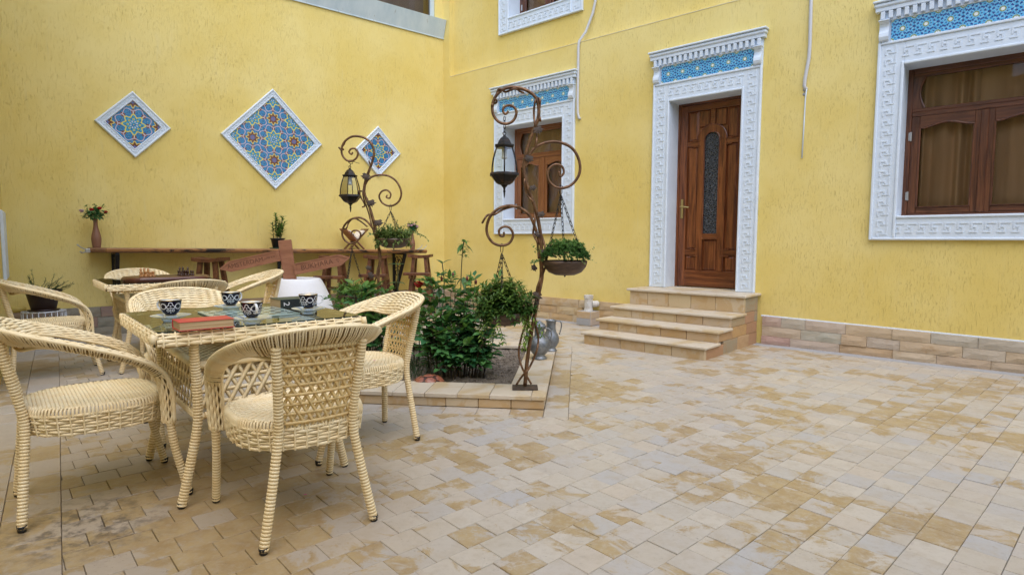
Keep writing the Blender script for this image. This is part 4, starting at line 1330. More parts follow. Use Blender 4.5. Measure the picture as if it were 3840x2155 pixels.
def make_chair():
    root = thing('wicker_armchair', '', 'chair')
    half_O = [(0, -.405, .866), (.185, -.375, .852), (.292, -.255, .810), (.322, -.06, .745), (.318, .11, .675), (.308, .205, .610), (.298, .245, .52), (.290, .250, .36)]
    half_I = [(0, -.290, .745), (.138, -.272, .737), (.222, -.195, .752), (.252, -.045, .710), (.256, .10, .654), (.252, .178, .592), (.244, .207, .51), (.238, .215, .36)]
    def full(h):
        return [(-x, y, z) for x, y, z in h[::-1]] + list(h[1:])
    FO, FI = crom(full(half_O), 10), crom(full(half_I), 10)
    NN = len(FO) - 1
    def lerp(Lst, t):
        x = min(max(t, 0), 1) * NN; i = min(int(x), NN - 1); return Lst[i].lerp(Lst[i + 1], x - i)
    def bnorm(t):
        o, i_ = lerp(FO, t), lerp(FI, t); d = lerp(FO, t + .01) - lerp(FO, t - .01)
        n = d.cross(i_ - o)
        n.normalize()
        return n
    sgn = 1 if bnorm(.5).z > 0 else -1
    def RN(t, v):
        n = bnorm(t) * sgn
        side = (lerp(FO, t) - lerp(FI, t)).normalized()
        a = (.5 - v) * 1.5
        return (n * math.cos(a) + side * math.sin(a)).normalized()
    def RP(t, v):
        o, i_ = lerp(FO, t), lerp(FI, t)
        bul = .016 * math.sin(math.pi * min(1, max(0, v))) + .006
        return o.lerp(i_, v) + bnorm(t) * sgn * bul
    mb = MB()
    weave_rows(mb, RP, RN, 0, 1, .0, 1, 8, .025, amp=.0027, wr=.47, th=.0042)
    mb.tube([lerp(FO, i / 90) + bnorm(i / 90) * sgn * .001 for i in range(91)], .0085, 7)
    mb.tube([lerp(FI, i / 90) for i in range(91)], .0075, 7)
    for (ua, ub) in ((.0, .135), (.865, 1.0)):
        weave_rows(mb, lambda t, v: RP(t, v) - bnorm(t) * sgn * (.024 * math.sin(math.pi * min(1, max(0, v))) + .010), lambda t, v: -RN(t, v), ua, ub, 0, 1, 5, .026, amp=.0028, wr=.5, th=.0042)
    # core sheet
    mb.m = 1
    mb.grid(lambda u, v: RP(u, v) - bnorm(u) * sgn * .004, 60, 4)
    # wrapped strands on the outer underside
    mb.m = 0
    Ls = 0
    arc = [FO[0]]; tt = []
    fine = [lerp(FO, i / 600) for i in range(601)]
    cum = [0]
    for a, b in zip(fine, fine[1:]): cum.append(cum[-1] + (b - a).length)
    ns = round(cum[-1] / .0112); q = 0
    for k in range(ns + 1):
        d = cum[-1] * k / ns
        while q < 599 and cum[q + 1] < d: q += 1
        t = (q + .5) / 600
        o, i_, n = lerp(FO, t), lerp(FI, min(1, max(0, t))), bnorm(t) * sgn
        tk = rnd.uniform(-.004, .004)
        i2 = lerp(FI, t + tk)
        if t < .13 or t > .87: continue
        kf = .62 + .38 * min(1, abs(t - .5) / .22)
        mb.tube([o + n * .005, o - n * .005 + (o - i_) * .04, o.lerp(i2, .35 * kf) - n * .016, o.lerp(i2, .75 * kf) - n * .013, o.lerp(i2, kf) - n * .006], .0044, 4, cap=False, flat=(1, .7))
    mb.build('arm_rim', [M_wicker, M_wickerC], root, smooth=True)
    # seat outline
    def outl(a, k=1.0):
        c, s = math.cos(a), math.sin(a); e = 3.2 if s > 0 else 2.4
        r = (abs(c) ** e + abs(s) ** e) ** (-1 / e)
        return Vector((.262 * c * r * k, (.245 if s > 0 else .265) * s * r * k - .015, 0))
    def halfw(y):
        yy = (y + .015) / (.245 if y > -.015 else .265); e = 3.2 if yy > 0 else 2.4
        q = 1 - abs(yy) ** e
        return .262 * max(0, q) ** (1 / e)
    mb = MB()
    rows = 34
    for j in range(rows):
        y = -.272 + .495 * (j + .5) / rows; hw = halfw(y) - .006
        if hw < .03: continue
        k = max(2, round(2 * hw / .021)); mm = k * 2
        pts = []
        for i in range(mm + 1):
            x = -hw + 2 * hw * i / mm
            dome = .004 * (1 - (x / .27) ** 2) * (1 - ((y + .02) / .28) ** 2)
            pts.append((x, y, .487 + dome + .0022 * math.sin(math.pi * (i / 2 * 1.0 + (j % 2) + .25))))
        mb.tube(pts, .0092, 6, flat=(.92, .36), up=Vector((0, 0, 1)))
    mb.m = 1
    ng = 28
    mb.add([outl(2 * math.pi * i / ng, .97) + Vector((0, 0, .4865)) for i in range(ng)], [tuple(range(ng))])
    mb.build('seat', [M_wicker, M_gapshade], root, smooth=True)
    # apron: short upright strands rolling over the seat edge, then woven rows
    mb = MB(); n = 124
    for i in range(n):
        a = 2 * math.pi * (i + .5) / n
        p0, p1, p2 = outl(a, .955), outl(a, 1.008), outl(a, 1.022)
        mb.tube([p0 + Vector((0, 0, .488)), p1 + Vector((0, 0, .484)), p2 + Vector((0, 0, .472)), p2 + Vector((0, 0, .452))], .0058, 5, cap=False)
    def AP(u, v):
        a = 2 * math.pi * u; k = 1.028 - .045 * v
        p = outl(a, k); drop = .012 * math.sin(a) 
        return p + Vector((0, 0, .464 - .094 * v))
    def AN(u, v):
        d = outl(2 * math.pi * (u + .003)) - outl(2 * math.pi * (u - .003)); 
        return Vector((d.y, -d.x, 0)).normalized()
    weave_rows(mb, AP, AN, 0, 1, 0, 1, 7, .046, amp=.0036, wr=.46, th=.0042)
    for i in range(38):
        u = (i + .5) / 38
        mb.tube([Vector(AP(u, v)) + AN(u, v) * .0035 for v in (0, .5, 1)], .0042, 5, cap=False)
    mb.m = 1
    mb.grid(lambda u, v: Vector(AP(u, v)) - Vector(AN(u, v)) * .004, 48, 1)
    mb.build('apron', [M_wicker, M_wickerC], root, smooth=True)
    # back panel, open cane lattice between the posts
    bp0 = lambda x, t: Vector((x * (.146 + .018 * t), -.268 - .064 * t - .024 * (1 - x * x), .470 + .315 * t))
    mb = MB()
    def ribbon(p, q, off, wd=.0100):
        n = max(2, int((Vector((q[0] * .17, q[1] * .27)) - Vector((p[0] * .17, p[1] * .27))).length / .02))
        pts = [bp0(p[0] + (q[0] - p[0]) * i / n, p[1] + (q[1] - p[1]) * i / n) + Vector((0, -off + .0018 * math.sin(i * 2.1), 0)) for i in range(n + 1)]
        mb.tube(pts, wd, 4, cap=False, flat=(1, .22), up=Vector((0, -1, 0)))
    nh = 8
    for j in range(nh):
        t = (j + .35) / nh; ribbon((-1, t), (1, t), .003, .0070)
    ax = .62                                       # diagonals: x shift over the full height
    m_ = 9
    for k in range(-m_, 2 * m_):
        for sg in (1, -1):
            x0 = (-1 + 2 * k / m_) * 1.0; 
            xa_, xb_ = x0, x0 + sg * 1.15
            t0, t1 = 0.0, 1.0
            pa, pb = [xa_, 0.0], [xb_, 1.0]
            # clip to |x| <= 1
            def cutx(p, q, lim, s_):
                if s_ * p[0] > lim and s_ * q[0] > lim: return None
                if s_ * p[0] > lim or s_ * q[0] > lim:
                    t = (s_ * lim - p[0]) / (q[0] - p[0]); c_ = [p[0] + (q[0] - p[0]) * t, p[1] + (q[1] - p[1]) * t]
                    return (c_, q) if s_ * p[0] > lim else (p, c_)
                return (p, q)
            r = cutx(pa, pb, 1, 1)
            if r: r = cutx(r[0], r[1], 1, -1)
            if r and (Vector(r[0]) - Vector(r[1])).length > .1: ribbon(r[0], r[1], -.002 * sg, .0072)
    wrapped(mb, [bp0(-1 + 2 * i / 12, 1.0) for i in range(13)], .010, .013, 7)
    mb.build('back_panel', [M_wickerT, M_gapshade], root, smooth=True)
    for sx in (-1, 1):
        leg(root, [(sx * .172, -.345, .800), (sx * .162, -.318, .66), (sx * .152, -.285, .50), (sx * .156, -.275, .40), (sx * .190, -.290, .20), (sx * .226, -.305, .012)], .0182)
        leg(root, [(sx * .270, .238, .375), (sx * .268, .252, .25), (sx * .266, .285, .10), (sx * .266, .305, .012)], .0172)
    return root
def az_rz(a): return -math.radians(a)              # local +Y looks along azimuth a
chair0 = make_chair()
GR = 'cream wicker armchairs round the two glass tables'
chairs = [
    (-.955, 2.575, -38, 'wicker armchair in front with its lattice back turned to us, nearest the paved middle'),
    (-1.925, 2.735, 49, 'wicker armchair cut by the left edge, nearest of the left hand chairs and facing right'),
    (-2.02, 3.76, 137, 'wicker armchair facing us across the near table behind the cups'),
    (-.945, 3.50, -127, 'wicker armchair right of the near table in front of the flower bed'),
    (-3.97, 6.40, 138, 'wicker armchair on the far side of the chess table against the yellow wall'),
    (-2.86, 5.16, -43, 'wicker armchair with its slatted rim towards us between the two tables'),
    (-4.02, 5.21, 50, 'wicker armchair at the left edge in front of the dark pot on a wire stand'),
    (-2.86, 6.29, -130, 'wicker armchair right of the chess table beside the white clay oven'),
]
for i, (x, y, a, lab) in enumerate(chairs):
    o = chair0 if i == 0 else copy_tree(chair0)
    o.location = (x, y, 0); o.rotation_euler = (0, 0, az_rz(a)); tag(o, lab, 'chair', GR)

TW, TD, TH_ = .95, .92, .80
def make_table():
    """origin at the front left corner of the top, x along the front edge, y to the back"""
    root = thing('wicker_table', '', 'table')
    mb = MB()
    # woven rim: two rows on the side, one on the shoulder
    cor = [(0, 0), (TW, 0), (TW, TD), (0, TD)]
    def edge(k):
        a, b = Vector((*cor[k], 0)), Vector((*cor[(k + 1) % 4], 0)); return a, b
    for k in range(4):
        a, b = edge(k); d = (b - a).normalized(); nrm = Vector((d.y, -d.x, 0)); L = (b - a).length
        a2, b2 = a + d * .006, b - d * .006
        def P(u, v):
            base = a2.lerp(b2, u)
            ang = math.pi * (.02 + .62 * v)
            return base - nrm * .016 + nrm * (.018 * math.sin(ang)) + Vector((0, 0, .774 + .026 * math.cos(ang) * 1.0 - .018 * v))
        def N(u, v):
            ang = math.pi * (.02 + .62 * v); return nrm * math.sin(ang) + Vector((0, 0, math.cos(ang)))
        weave_rows(mb, P, N, 0, 1, 0, 1, 4, .048, amp=.0022, wr=.52, th=.0045)
        for i in range(int(L / .048)):
            u = (i + .5) * .048 / L
            mb.tube([Vector(P(u, v)) + Vector(N(u, v)) * .003 for v in (0, .35, .7, 1)], .005, 5, cap=False)
        mb.tube([a + Vector((0, 0, .762)) - nrm * .004 - d * .01, a + Vector((0, 0, .800)) - nrm * .006], .014, 8)
        # inner skirt
        mb.m = 1
        c0, c1 = a - nrm * .03 + d * .03, b - nrm * .03 - d * .03
        mb.add([c0 + Vector((0, 0, .735)), c1 + Vector((0, 0, .735)), c1 + Vector((0, 0, .79)), c0 + Vector((0, 0, .79))], [(0, 1, 2, 3)])
        mb.m = 0
    mb.m = 1
    mb.build('rim', [M_wicker, M_wickerC], root, smooth=True)
    # woven top sheet under the glass
    # dark tinted glass plate
    g = .012; mb = MB()
    x0, x1, y0, y1, z0, z1 = g, TW - g, g, TD - g, .8015, .8085; bev = .03
    def ring8(i, z):
        return [(x0 + bev - i, y0 + i * 0 + 0, z), (x1 - bev, y0, z), (x1, y0 + bev, z), (x1, y1 - bev, z), (x1 - bev, y1, z), (x0 + bev, y1, z), (x0, y1 - bev, z), (x0, y0 + bev, z)]
    R1, R0 = ring8(0, z1), ring8(0, z0)
    mb.m = 0; mb.add(R1, [tuple(range(8))])
    mb.m = 1; mb.add(R1 + R0, [(i, i + 8, (i + 1) % 8 + 8, (i + 1) % 8) for i in range(8)])
    mb.build('glass_top', [M_glass, M_glassedge], root)
    # shelf box
    sx0, sx1, sy0, sy1, zs, zb = .165, TW - .165, .075, TD - .075, .635, .405
    mb = MB()
    rows = 26
    for j in range(rows):
        y = sy0 + .02 + (sy1 - sy0 - .04) * (j + .5) / rows; k = 30
        mb.tube([(sx0 + (sx1 - sx0) * i / (k * 2), y, zs + .0035 * math.sin(math.pi * (i / 2 + (j % 2) + .25))) for i in range(k * 2 + 1)], .0125, 5, cap=False, flat=(1, .35), up=Vector((0, 0, 1)))
    mb.m = 1; mb.add([(sx0, sy0, zs - .004), (sx1, sy0, zs - .004), (sx1, sy1, zs - .004), (sx0, sy1, zs - .004)], [(0, 1, 2, 3)])
    mb.build('shelf', [M_wicker, M_wickerC], root, smooth=True)
    sc_ = [(sx0, sy0), (sx1, sy0), (sx1, sy1), (sx0, sy1)]
    rl = MB()
    for k in range(4):
        a, b = Vector((*sc_[k], 0)), Vector((*sc_[(k + 1) % 4], 0))
        rl.tube([a + Vector((0, 0, zs + .004)), b + Vector((0, 0, zs + .004))], .019, 8)
        wrapped(rl, [a + Vector((0, 0, zb)), b + Vector((0, 0, zb))], .016, .014, 8)
    rl.build('rail', [M_wicker, M_gapshade], root, smooth=True)
    for k in range(4):
        a, b = Vector((*sc_[k], 0)), Vector((*sc_[(k + 1) % 4], 0)); L = (b - a).length; d = (b - a) / L; nrm = Vector((d.y, -d.x, 0)); H_ = zs - zb - .02
        mb = MB()
        def Q(s, h): return a + d * s + Vector((0, 0, zb + .01 + h))
        def rib(s0, h0, s1, h1, off, wd):
            # clip in s
            if s0 > s1: s0, h0, s1, h1 = s1, h1, s0, h0
            if s1 <= 0 or s0 >= L: return
            if s0 < 0: h0 += (h1 - h0) * (0 - s0) / (s1 - s0); s0 = 0
            if s1 > L: h1 = h0 + (h1 - h0) * (L - s0) / (s1 - s0); s1 = L
            mb.tube([Q(s0, h0) + nrm * off, Q((s0 + s1) / 2, (h0 + h1) / 2) + nrm * (off + .001), Q(s1, h1) + nrm * off], wd, 4, cap=False, flat=(1, .25), up=nrm)
        for h in (.045, .10, .155): rib(0, h, L, h, .001, .0095)
        st = .058
        for i in range(-3, int(L / st) + 4):
            rib(i * st, 0, i * st + .118, H_, .004, .0105); rib(i * st + .118, 0, i * st, H_, -.003, .0105)
        mb.build('lattice', M_wicker, root, smooth=True)
    for ix in (0, 1):
        for iy in (0, 1):
            fxx = lambda v: v if ix == 0 else TW - v
            fyy = lambda v: v if iy == 0 else TD - v
            leg(root, [(fxx(.150), fyy(.030), .770), (fxx(.158), fyy(.055), .66), (fxx(.165), fyy(.072), .55), (fxx(.165), fyy(.075), .38), (fxx(.130), fyy(.076), .20), (fxx(.088), fyy(.080), .012)], .0200)
    return root
table0 = make_table()
E1 = Vector((.76, .65, 0)).normalized(); E2 = Vector((-E1.y, E1.x, 0)); RZT = math.atan2(E1.y, E1.x)
T1 = Vector((-1.489, 2.468, 0)); T2 = Vector((-3.49, 5.123, 0))
table0.location = T1; table0.rotation_euler = (0, 0, RZT); tag(table0, 'near wicker table with tinted glass top holding cups and books', 'table', 'square wicker tables with glass tops')
t2 = copy_tree(table0); t2.location = T2; tag(t2, 'far wicker table with dark glass top holding a chess board', 'table', 'square wicker tables with glass tops')
def pT(T, x, y, z=0): return T + E1 * x + E2 * y + Vector((0, 0, z))
GZ = .8088

# ------------------------------------------------------------------ things on the near table
def cup_and_saucer(x, y, handle_az, lab):
    cp = MB()
    prof = [(.020, .0), (.024, .002), (.026, .006), (.036, .016), (.0425, .030), (.0445, .045), (.0462, .060), (.0485, .0715)]
    cp.lathe(prof, 28, closed_top=False)
    cp.m = 1; cp.lathe([(.0485, .0715), (.0478, .0735), (.0465, .0735), (.0458, .0715)], 28, closed_bottom=False, closed_top=False)
    cp.m = 2; cp.lathe([(.0458, .0715), (.044, .055), (.040, .03), (.028, .016), (.004, .012)], 28, closed_bottom=False)
    r = thing('tea_cup', lab, 'cup', (x, y, GZ + .031), -math.radians(handle_az) + math.pi / 2, 'navy tea cups with white cotton pattern')
    cp.build('bowl', [M_cup, M_gold, M_porc], r, smooth=True)
    h = MB(); h.tube(crom([(.044, 0, .060), (.058, 0, .066), (.074, 0, .056), (.074, 0, .036), (.060, 0, .024), (.038, 0, .022)], 5), .0048, 8, flat=(1.25, .8))
    h.build('handle', M_porc, r, smooth=True)
    s = MB(); s.lathe([(.010, .0), (.033, .0006), (.035, .006), (.041, .009), (.037, .014), (.047, .0175), (.085, .0300), (.087, .0308)], 32, closed_top=False)
    s.lathe([(.020, .0285), (.030, .0290), (.033, .0225), (.036, .0190)], 32, closed_top=False)
    so_ = s.build('saucer', M_saucer, None, smooth=True, loc=(x, y, GZ + .0002))
    tag(so_, lab.replace('cup', 'saucer under the cup', 1).replace('navy tea', 'clear glass'), 'saucer', 'clear glass saucers')
cup_and_saucer(-1.626, 2.829, -75, 'navy tea cup with handle to the left behind the red book')
cup_and_saucer(-1.541, 3.258, 20, 'navy tea cup on the back edge of the glass chess board')
cup_and_saucer(-1.207, 2.754, 140, 'navy tea cup with its handle towards us right of the red book')
cup_and_saucer(-1.076, 3.14, 60, 'navy tea cup beside the dark green book')
def book(name, lab, loc, rz, w_, d_, h_, cover, spine, spine_side):
    """spine_side: 'x0' spine on the low-x end, 'y0' spine on the front"""
    r = thing(name, lab, 'book', loc, rz)
    mb = MB(); t = .0025
    mb.m = 0
    mb.bbox(0, w_, 0, d_, 0, t, .0008); mb.bbox(0, w_, 0, d_, h_ - t, h_, .0008)
    mb.m = 1
    if spine_side == 'back': mb.bbox(0, w_, d_ - t, d_ + .002, 0.0002, h_ - .0002, .001)
    elif spine_side == 'front': mb.bbox(0, w_, -.002, t, .0002, h_ - .0002, .001)
    mb.build('cover', [cover, spine], r)
    p = MB(); p.box(.004, w_ - .004, .003, d_ - .003, t + .0002, h_ - t - .0002); p.build('page_block', M_pages, r)
    return r
# red book: long fore edge towards us
rb0 = Vector((-1.412, 2.512, GZ)); rb1 = Vector((-1.250, 2.650, GZ))
dr_ = (rb1 - rb0).normalized()
rb = book('book', 'thick red book lying flat at the front edge of the near table', rb0, math.atan2(dr_.y, dr_.x), (rb1 - rb0).length + .01, .135, .039, M_redbook, M_redbook, 'back')
gb0 = Vector((-1.305, 3.350, GZ)); gd = Vector((.72, .69, 0)).normalized()
gbk = book('book', 'dark green book with a white figure on its spine on the near table', gb0, math.atan2(gd.y, gd.x), .215, .155, .052, M_greenbook, M_spine, 'front')
def text_mesh(name, s, size, m, parent, M, extr=.0006, align='CENTER'):
    cu = bpy.data.curves.new(name, 'FONT'); cu.body = s; cu.size = size; cu.extrude = extr; cu.align_x = align; cu.align_y = 'CENTER'
    cu.resolution_u = 3
    ob = bpy.data.objects.new('tmp', cu); C.objects.link(ob)
    dg = bpy.context.evaluated_depsgraph_get(); dg.update()
    me = bpy.data.meshes.new_from_object(ob.evaluated_get(dg)); bpy.data.objects.remove(ob)
    me.materials.clear(); me.materials.append(m); me.transform(M)
    return link(name, me, parent)
MT = lambda loc, rx=0, ry=0, rz=0: Matrix.Translation(loc) @ Matrix.Rotation(rz, 4, 'Z') @ Matrix.Rotation(ry, 4, 'Y') @ Matrix.Rotation(rx, 4, 'X')
text_mesh('figure', '2', .050, M_print, gbk, MT((.033, -.0026, .026), math.pi / 2, math.pi / 2, 0))
text_mesh('lettering', 'ROTATOU', .034, M_printd, gbk, MT((.130, -.0026, .026), math.pi / 2, 0, 0))
# glass chess board
cb = MB(); cb.bbox(-.20, .20, -.20, .20, 0, .008, .002); 
cbt = thing('glass_chess_board', 'square greenish glass chess board with dark round dots under the cups', 'chess board', (-1.392, 3.135, GZ + .0006), RZT)
cb.m = 0; cb.build('board', M_chessg, cbt)
dm = MB()
for i in range(8):
    for j in range(8):
        if (i + j) % 2: dm.lathe([(.0165, .0), (.0165, .0008)], 14, (-.161 + i * .046, -.161 + j * .046, .0081))
dm.build('dots', M_chessd, cbt)

# ------------------------------------------------------------------ chess set on the far table
wb = thing('chess_board', 'carved brown wooden chess board with live edge on the far glass table', 'chess board', pT(T2, .54, .42, GZ), RZT - .05)
mb = MB(); n = 60
def oval(i, k=1.0):
    a = 2 * math.pi * i / n; c_, s_ = math.cos(a), math.sin(a); e = 3.4
    r = (abs(c_) ** e + abs(s_) ** e) ** (-1 / e) * (1 + .035 * noise.noise(Vector((c_ * 2.2, s_ * 2.2, 4.1))))
    return .36 * c_ * r * k, .25 * s_ * r * k
vs = [(*oval(i, 1.02), 0) for i in range(n)] + [(*oval(i, 1.03), .018) for i in range(n)] + [(*oval(i, .985), .034) for i in range(n)] + [(*oval(i, .90), .036) for i in range(n)]
mb.add(vs, [(k * n + i, k * n + (i + 1) % n, (k + 1) * n + (i + 1) % n, (k + 1) * n + i) for k in range(3) for i in range(n)] + [tuple(3 * n + i for i in range(n))])
mb.build('slab', M_board, wb, smooth=False)
dm = MB()
for i in range(8):
    for j in range(8):
        if (i + j) % 2: dm.box(-.164 + i * .041, -.123 + i * .041, -.164 + j * .041, -.123 + j * .041, .0362, .0370)
dm.build('squares', M_cbdark, wb)
PAWN = [(.0125, 0), (.0135, .004), (.0125, .008), (.0075, .012), (.0055, .022), (.0085, .026), (.006, .028), (.0085, .034), (.0085, .039), (.006, .044), (.001, .046)]
KING = [(.015, 0), (.0165, .005), (.015, .010), (.0095, .016), (.0065, .040), (.0105, .046), (.0075, .049), (.0115, .066), (.0095, .070), (.003, .074), (.0035, .082), (.001, .084)]
ROOK = [(.014, 0), (.015, .005), (.0135, .010), (.009, .016), (.008, .034), (.0115, .038), (.0115, .050), (.0085, .050), (.008, .046)]
def pieces(mt, x0, lab, grp, seed):
    r = random.Random(seed)
    ms = [MB(), MB(), MB()]
    for q, pf in zip(ms, (PAWN, KING, ROOK)): q.lathe(pf, 10)
    me = [q.mesh('chess_piece', mt, True) for q in ms]
    kinds = [0] * 8 + [2, 1, 1, 2, 1, 1, 2, 1]
    k = 0
    for a in range(4):
        for b_ in range(4):
            kd = kinds[(a * 4 + b_ * 5 + k) % 16] if a != 3 else 0
            q = Matrix.Rotation(RZT - .05, 4, 'Z') @ Vector((x0 + a * .034 + r.uniform(-.006, .006), -.055 + b_ * .042 + r.uniform(-.006, .006), .0362))
            o = link('chess_piece', me[kd], None, wb.location + q)
            colw = ('leftmost', 'second from left', 'third from left', 'rightmost')[a]; roww = ('front', 'second', 'third', 'back')[b_]
            tag(o, f'{lab} chess piece, {colw} in the {roww} row of the {lab} crowd', 'chess piece', grp); k += 1
pieces(M_cblight, -.215, 'light', 'light chess pieces', 2)
pieces(M_cbdark, .115, 'dark', 'dark chess pieces', 5)
# ------------------------------------------------------------------ raised flower bed
RZP = math.atan2(PX.y, PX.x)
bed = thing('flower_bed', 'low square flower bed edged with limestone slabs in the paved yard', 'planter', PO, RZP)
hk = .066; ht = .030
def face_stones(n, place):
    for i in range(n): place(i)
nF = 9; wF = PL / nF
for i in range(nF):
    mb = MB(); mb.bbox(-wF / 2 + .002, wF / 2 - .002, 0, .04, 0, hk, .004); mb.build('face_stone', M_lime, bed, loc=(-(i + .5) * wF, rnd.uniform(0, .003), -.002))
    mb = MB(); mb.bbox(-wF / 2 + .002, wF / 2 - .002, -.04, 0, 0, hk, .004); mb.build('face_stone', M_lime, bed, loc=(-(i + .5) * wF, PW, -.002))
nS = 9; wS = (PW - .09) / nS
for i in range(nS):
    mb = MB(); mb.bbox(-.04, 0, -wS / 2 + .002, wS / 2 - .002, 0, hk, .004); mb.build('face_stone', M_lime, bed, loc=(rnd.uniform(-.002, .002), .045 + (i + .5) * wS, -.002))
    mb = MB(); mb.bbox(0, .04, -wS / 2 + .002, wS / 2 - .002, 0, hk, .004); mb.build('face_stone', M_lime, bed, loc=(-PL, .045 + (i + .5) * wS, -.002))
cwF, cwS, cwB = .34, .275, .26
def coping(x0, x1, y0, y1):
    mb = MB(); cx, cy = (x0 + x1) / 2, (y0 + y1) / 2
    mb.bbox(x0 - cx + .0015, x1 - cx - .0015, y0 - cy + .0015, y1 - cy - .0015, 0, ht, .003)
    mb.build('coping_slab', M_tread, bed, loc=(cx, cy, hk + rnd.uniform(-.001, .001)), rot=(0, 0, rnd.uniform(-.003, .003)))
oh = .012
x = oh
for wd in (.105, .30, .235, .24, .24, .24, .24, .24, .31):
    coping(max(x - wd, -PL - oh), x, -oh, cwF); x -= wd
    if x < -PL: break
y = cwF
k = 0
while y < PW - .01:
    L = min((.30, .34, .30, .31, .33)[k % 5], PW + oh - y); coping(-cwS, oh, y, y + L); coping(-PL - oh, -PL + cwS, y, y + L); y += L; k += 1
x = -cwS
while x > -PL + cwS + .01:
    L = min(.30, x + PL - cwS); coping(x - L, x, PW - cwB + .0, PW + oh); x -= L
sm = MB()
def SP(u, v):
    x = -PL + cwS - .05 + (PL - 2 * cwS + .10) * u; y = cwF - .05 + (PW - cwF - cwB + .10) * v
    p = Vector((x, y, 0))
    h = .028 + .032 * noise.noise(p * 1.7) + .028 * noise.noise(p * 6.3) + .022 * noise.noise(p * 17) + .012 * noise.noise(p * 43)
    return (x, y, h)
sm.grid(SP, 150, 150)
for i in range(1800):
    x = rnd.uniform(-PL + cwS, -cwS); y = rnd.uniform(cwF, PW - cwB); z = SP((x + PL - cwS + .05) / (PL - 2 * cwS + .1), (y - cwF + .05) / (PW - cwF - cwB + .1))[2]
    r = rnd.uniform(.004, .014)
    M = Matrix.Translation((x, y, z)) @ Matrix.Rotation(rnd.random() * 6, 4, 'Z') @ Matrix.Rotation(rnd.random() * 3, 4, 'X')
    sm.add([M @ Vector(q) * 1 for q in ((r, 0, 0), (-r * .8, r * .2, 0), (0, r, .1 * r), (0, -r * .9, 0), (0, 0, r * .8), (0, 0, -r * .7))], [(0, 2, 4), (2, 1, 4), (1, 3, 4), (3, 0, 4), (2, 0, 5), (1, 2, 5), (3, 1, 5), (0, 3, 5)])
so_ = sm.build('soil', M_soil, bed, smooth=False); so_['kind'] = 'stuff'
def pP(x, y, z=0): return PO + PX * x + PY * y + Vector((0, 0, z))

# ------------------------------------------------------------------ plants
def rvec(r): 
    while True:
        v = Vector((r.uniform(-1, 1), r.uniform(-1, 1), r.uniform(-1, 1)))
        if .1 < v.length < 1: return v
leaf_me = {}
def leaf_mesh(mt, L, W, key):
    if key not in leaf_me:
        mb = MB(); mb.leaf((0, 0, 0), (0, 1, 0), (0, 0, 1), L, W, .3, .22); leaf_me[key] = mb.mesh('leaf', mt, True)
    return leaf_me[key]
def put_leaf(me, parent, p, d, n, s):
    d = Vector(d).normalized(); n = Vector(n); n = n - d * n.dot(d)
    n = n.normalized() if n.length > 1e-4 else d.orthogonal().normalized()
    x = d.cross(n)
    o = bpy.data.objects.new('leaf', me); C.objects.link(o); o.parent = parent
    o.matrix_local = Matrix(((x.x * s, d.x * s, n.x * s, p[0]), (x.y * s, d.y * s, n.y * s, p[1]), (x.z * s, d.z * s, n.z * s, p[2]), (0, 0, 0, 1)))
    return o
def rose_bush(name, label, base, canes, seed, nleaf_obj, mt_obj, mt_mass, L=.052, W=.036, spread=.3, per=9):
    """canes: list of (dx, dy, height) tips"""
    r = random.Random(seed); root = thing(name, label, 'plant', base)
    st = MB(); mass = MB(); young = MB(); n_obj = 0
    me = leaf_mesh(mt_obj, L, W, name)
    cand = []
    for (dx, dy, h) in canes:
        b = Vector((dx * .55 + r.uniform(-.06, .06), dy * .5 + r.uniform(-.05, .05), -.02))
        tip = Vector((dx, dy, h)); mid = b.lerp(tip, .5) + Vector((r.uniform(-.05, .05), r.uniform(-.05, .05), .06))
        path = crom([b, b.lerp(mid, .5) + Vector((0, 0, .02)), mid, tip], 5)
        st.tube(path, [.006 - .0045 * i / (len(path) - 1) for i in range(len(path))], 5)
        k = max(4, int(per * h / .6 * 1.6))
        for i in range(k):
            t = .20 + .80 * (i + r.random()) / k; q = t * (len(path) - 1); ii = min(int(q), len(path) - 2); p = path[ii].lerp(path[ii + 1], q - ii)
            out = rvec(r); out.z = abs(out.z) * .5 + .1; out.normalize()
            ln = r.uniform(.06, .13) * (1.05 - .25 * t)
            e = p + out * ln; st.tube([p, p.lerp(e, .5) + Vector((0, 0, .008)), e], .0016, 4, cap=False)
            nl = r.choice((3, 5, 5))
            side = out.cross(Vector((0, 0, 1))).normalized()
            for m_ in range(nl):
                if m_ == 0: bp, d = e, out + Vector((0, 0, -.15))
                else:
                    f = .5 + .4 * ((m_ - 1) // 2 % 2); bp = p.lerp(e, f); d = side * (1 if m_ % 2 else -1) + out * .55 + Vector((0, 0, r.uniform(-.3, .15)))
                nrm = Vector((r.uniform(-.5, .5), r.uniform(-.5, .5), 1))
                cand.append((bp, d, nrm, r.uniform(.7, 1.25) * (1.08 - .12 * t), t))
    r.shuffle(cand)
    cand.sort(key=lambda c: c[0].y)                    # nearest first
    for (bp, d, nrm, s, t) in cand:
        if t > .84 and r.random() < .8:
            young.leaf(bp, Vector(d) + Vector((0, 0, .5)), nrm, L * s * 1.15, W * s * .75, .35, .12, r.random())
        elif n_obj < nleaf_obj:
            put_leaf(me, root, bp, d, nrm, s); n_obj += 1
        else:
            mass.leaf(bp, d, nrm, L * s, W * s, .3, .2, r.random())
    st.build('stems', M_stemb, root, smooth=True)
    if mass.v: o = mass.build('foliage', mt_mass, root, smooth=True); o['kind'] = 'stuff'
    if young.v: o = young.build('young_shoots', M_young, root, smooth=True); o['kind'] = 'stuff'
    return root
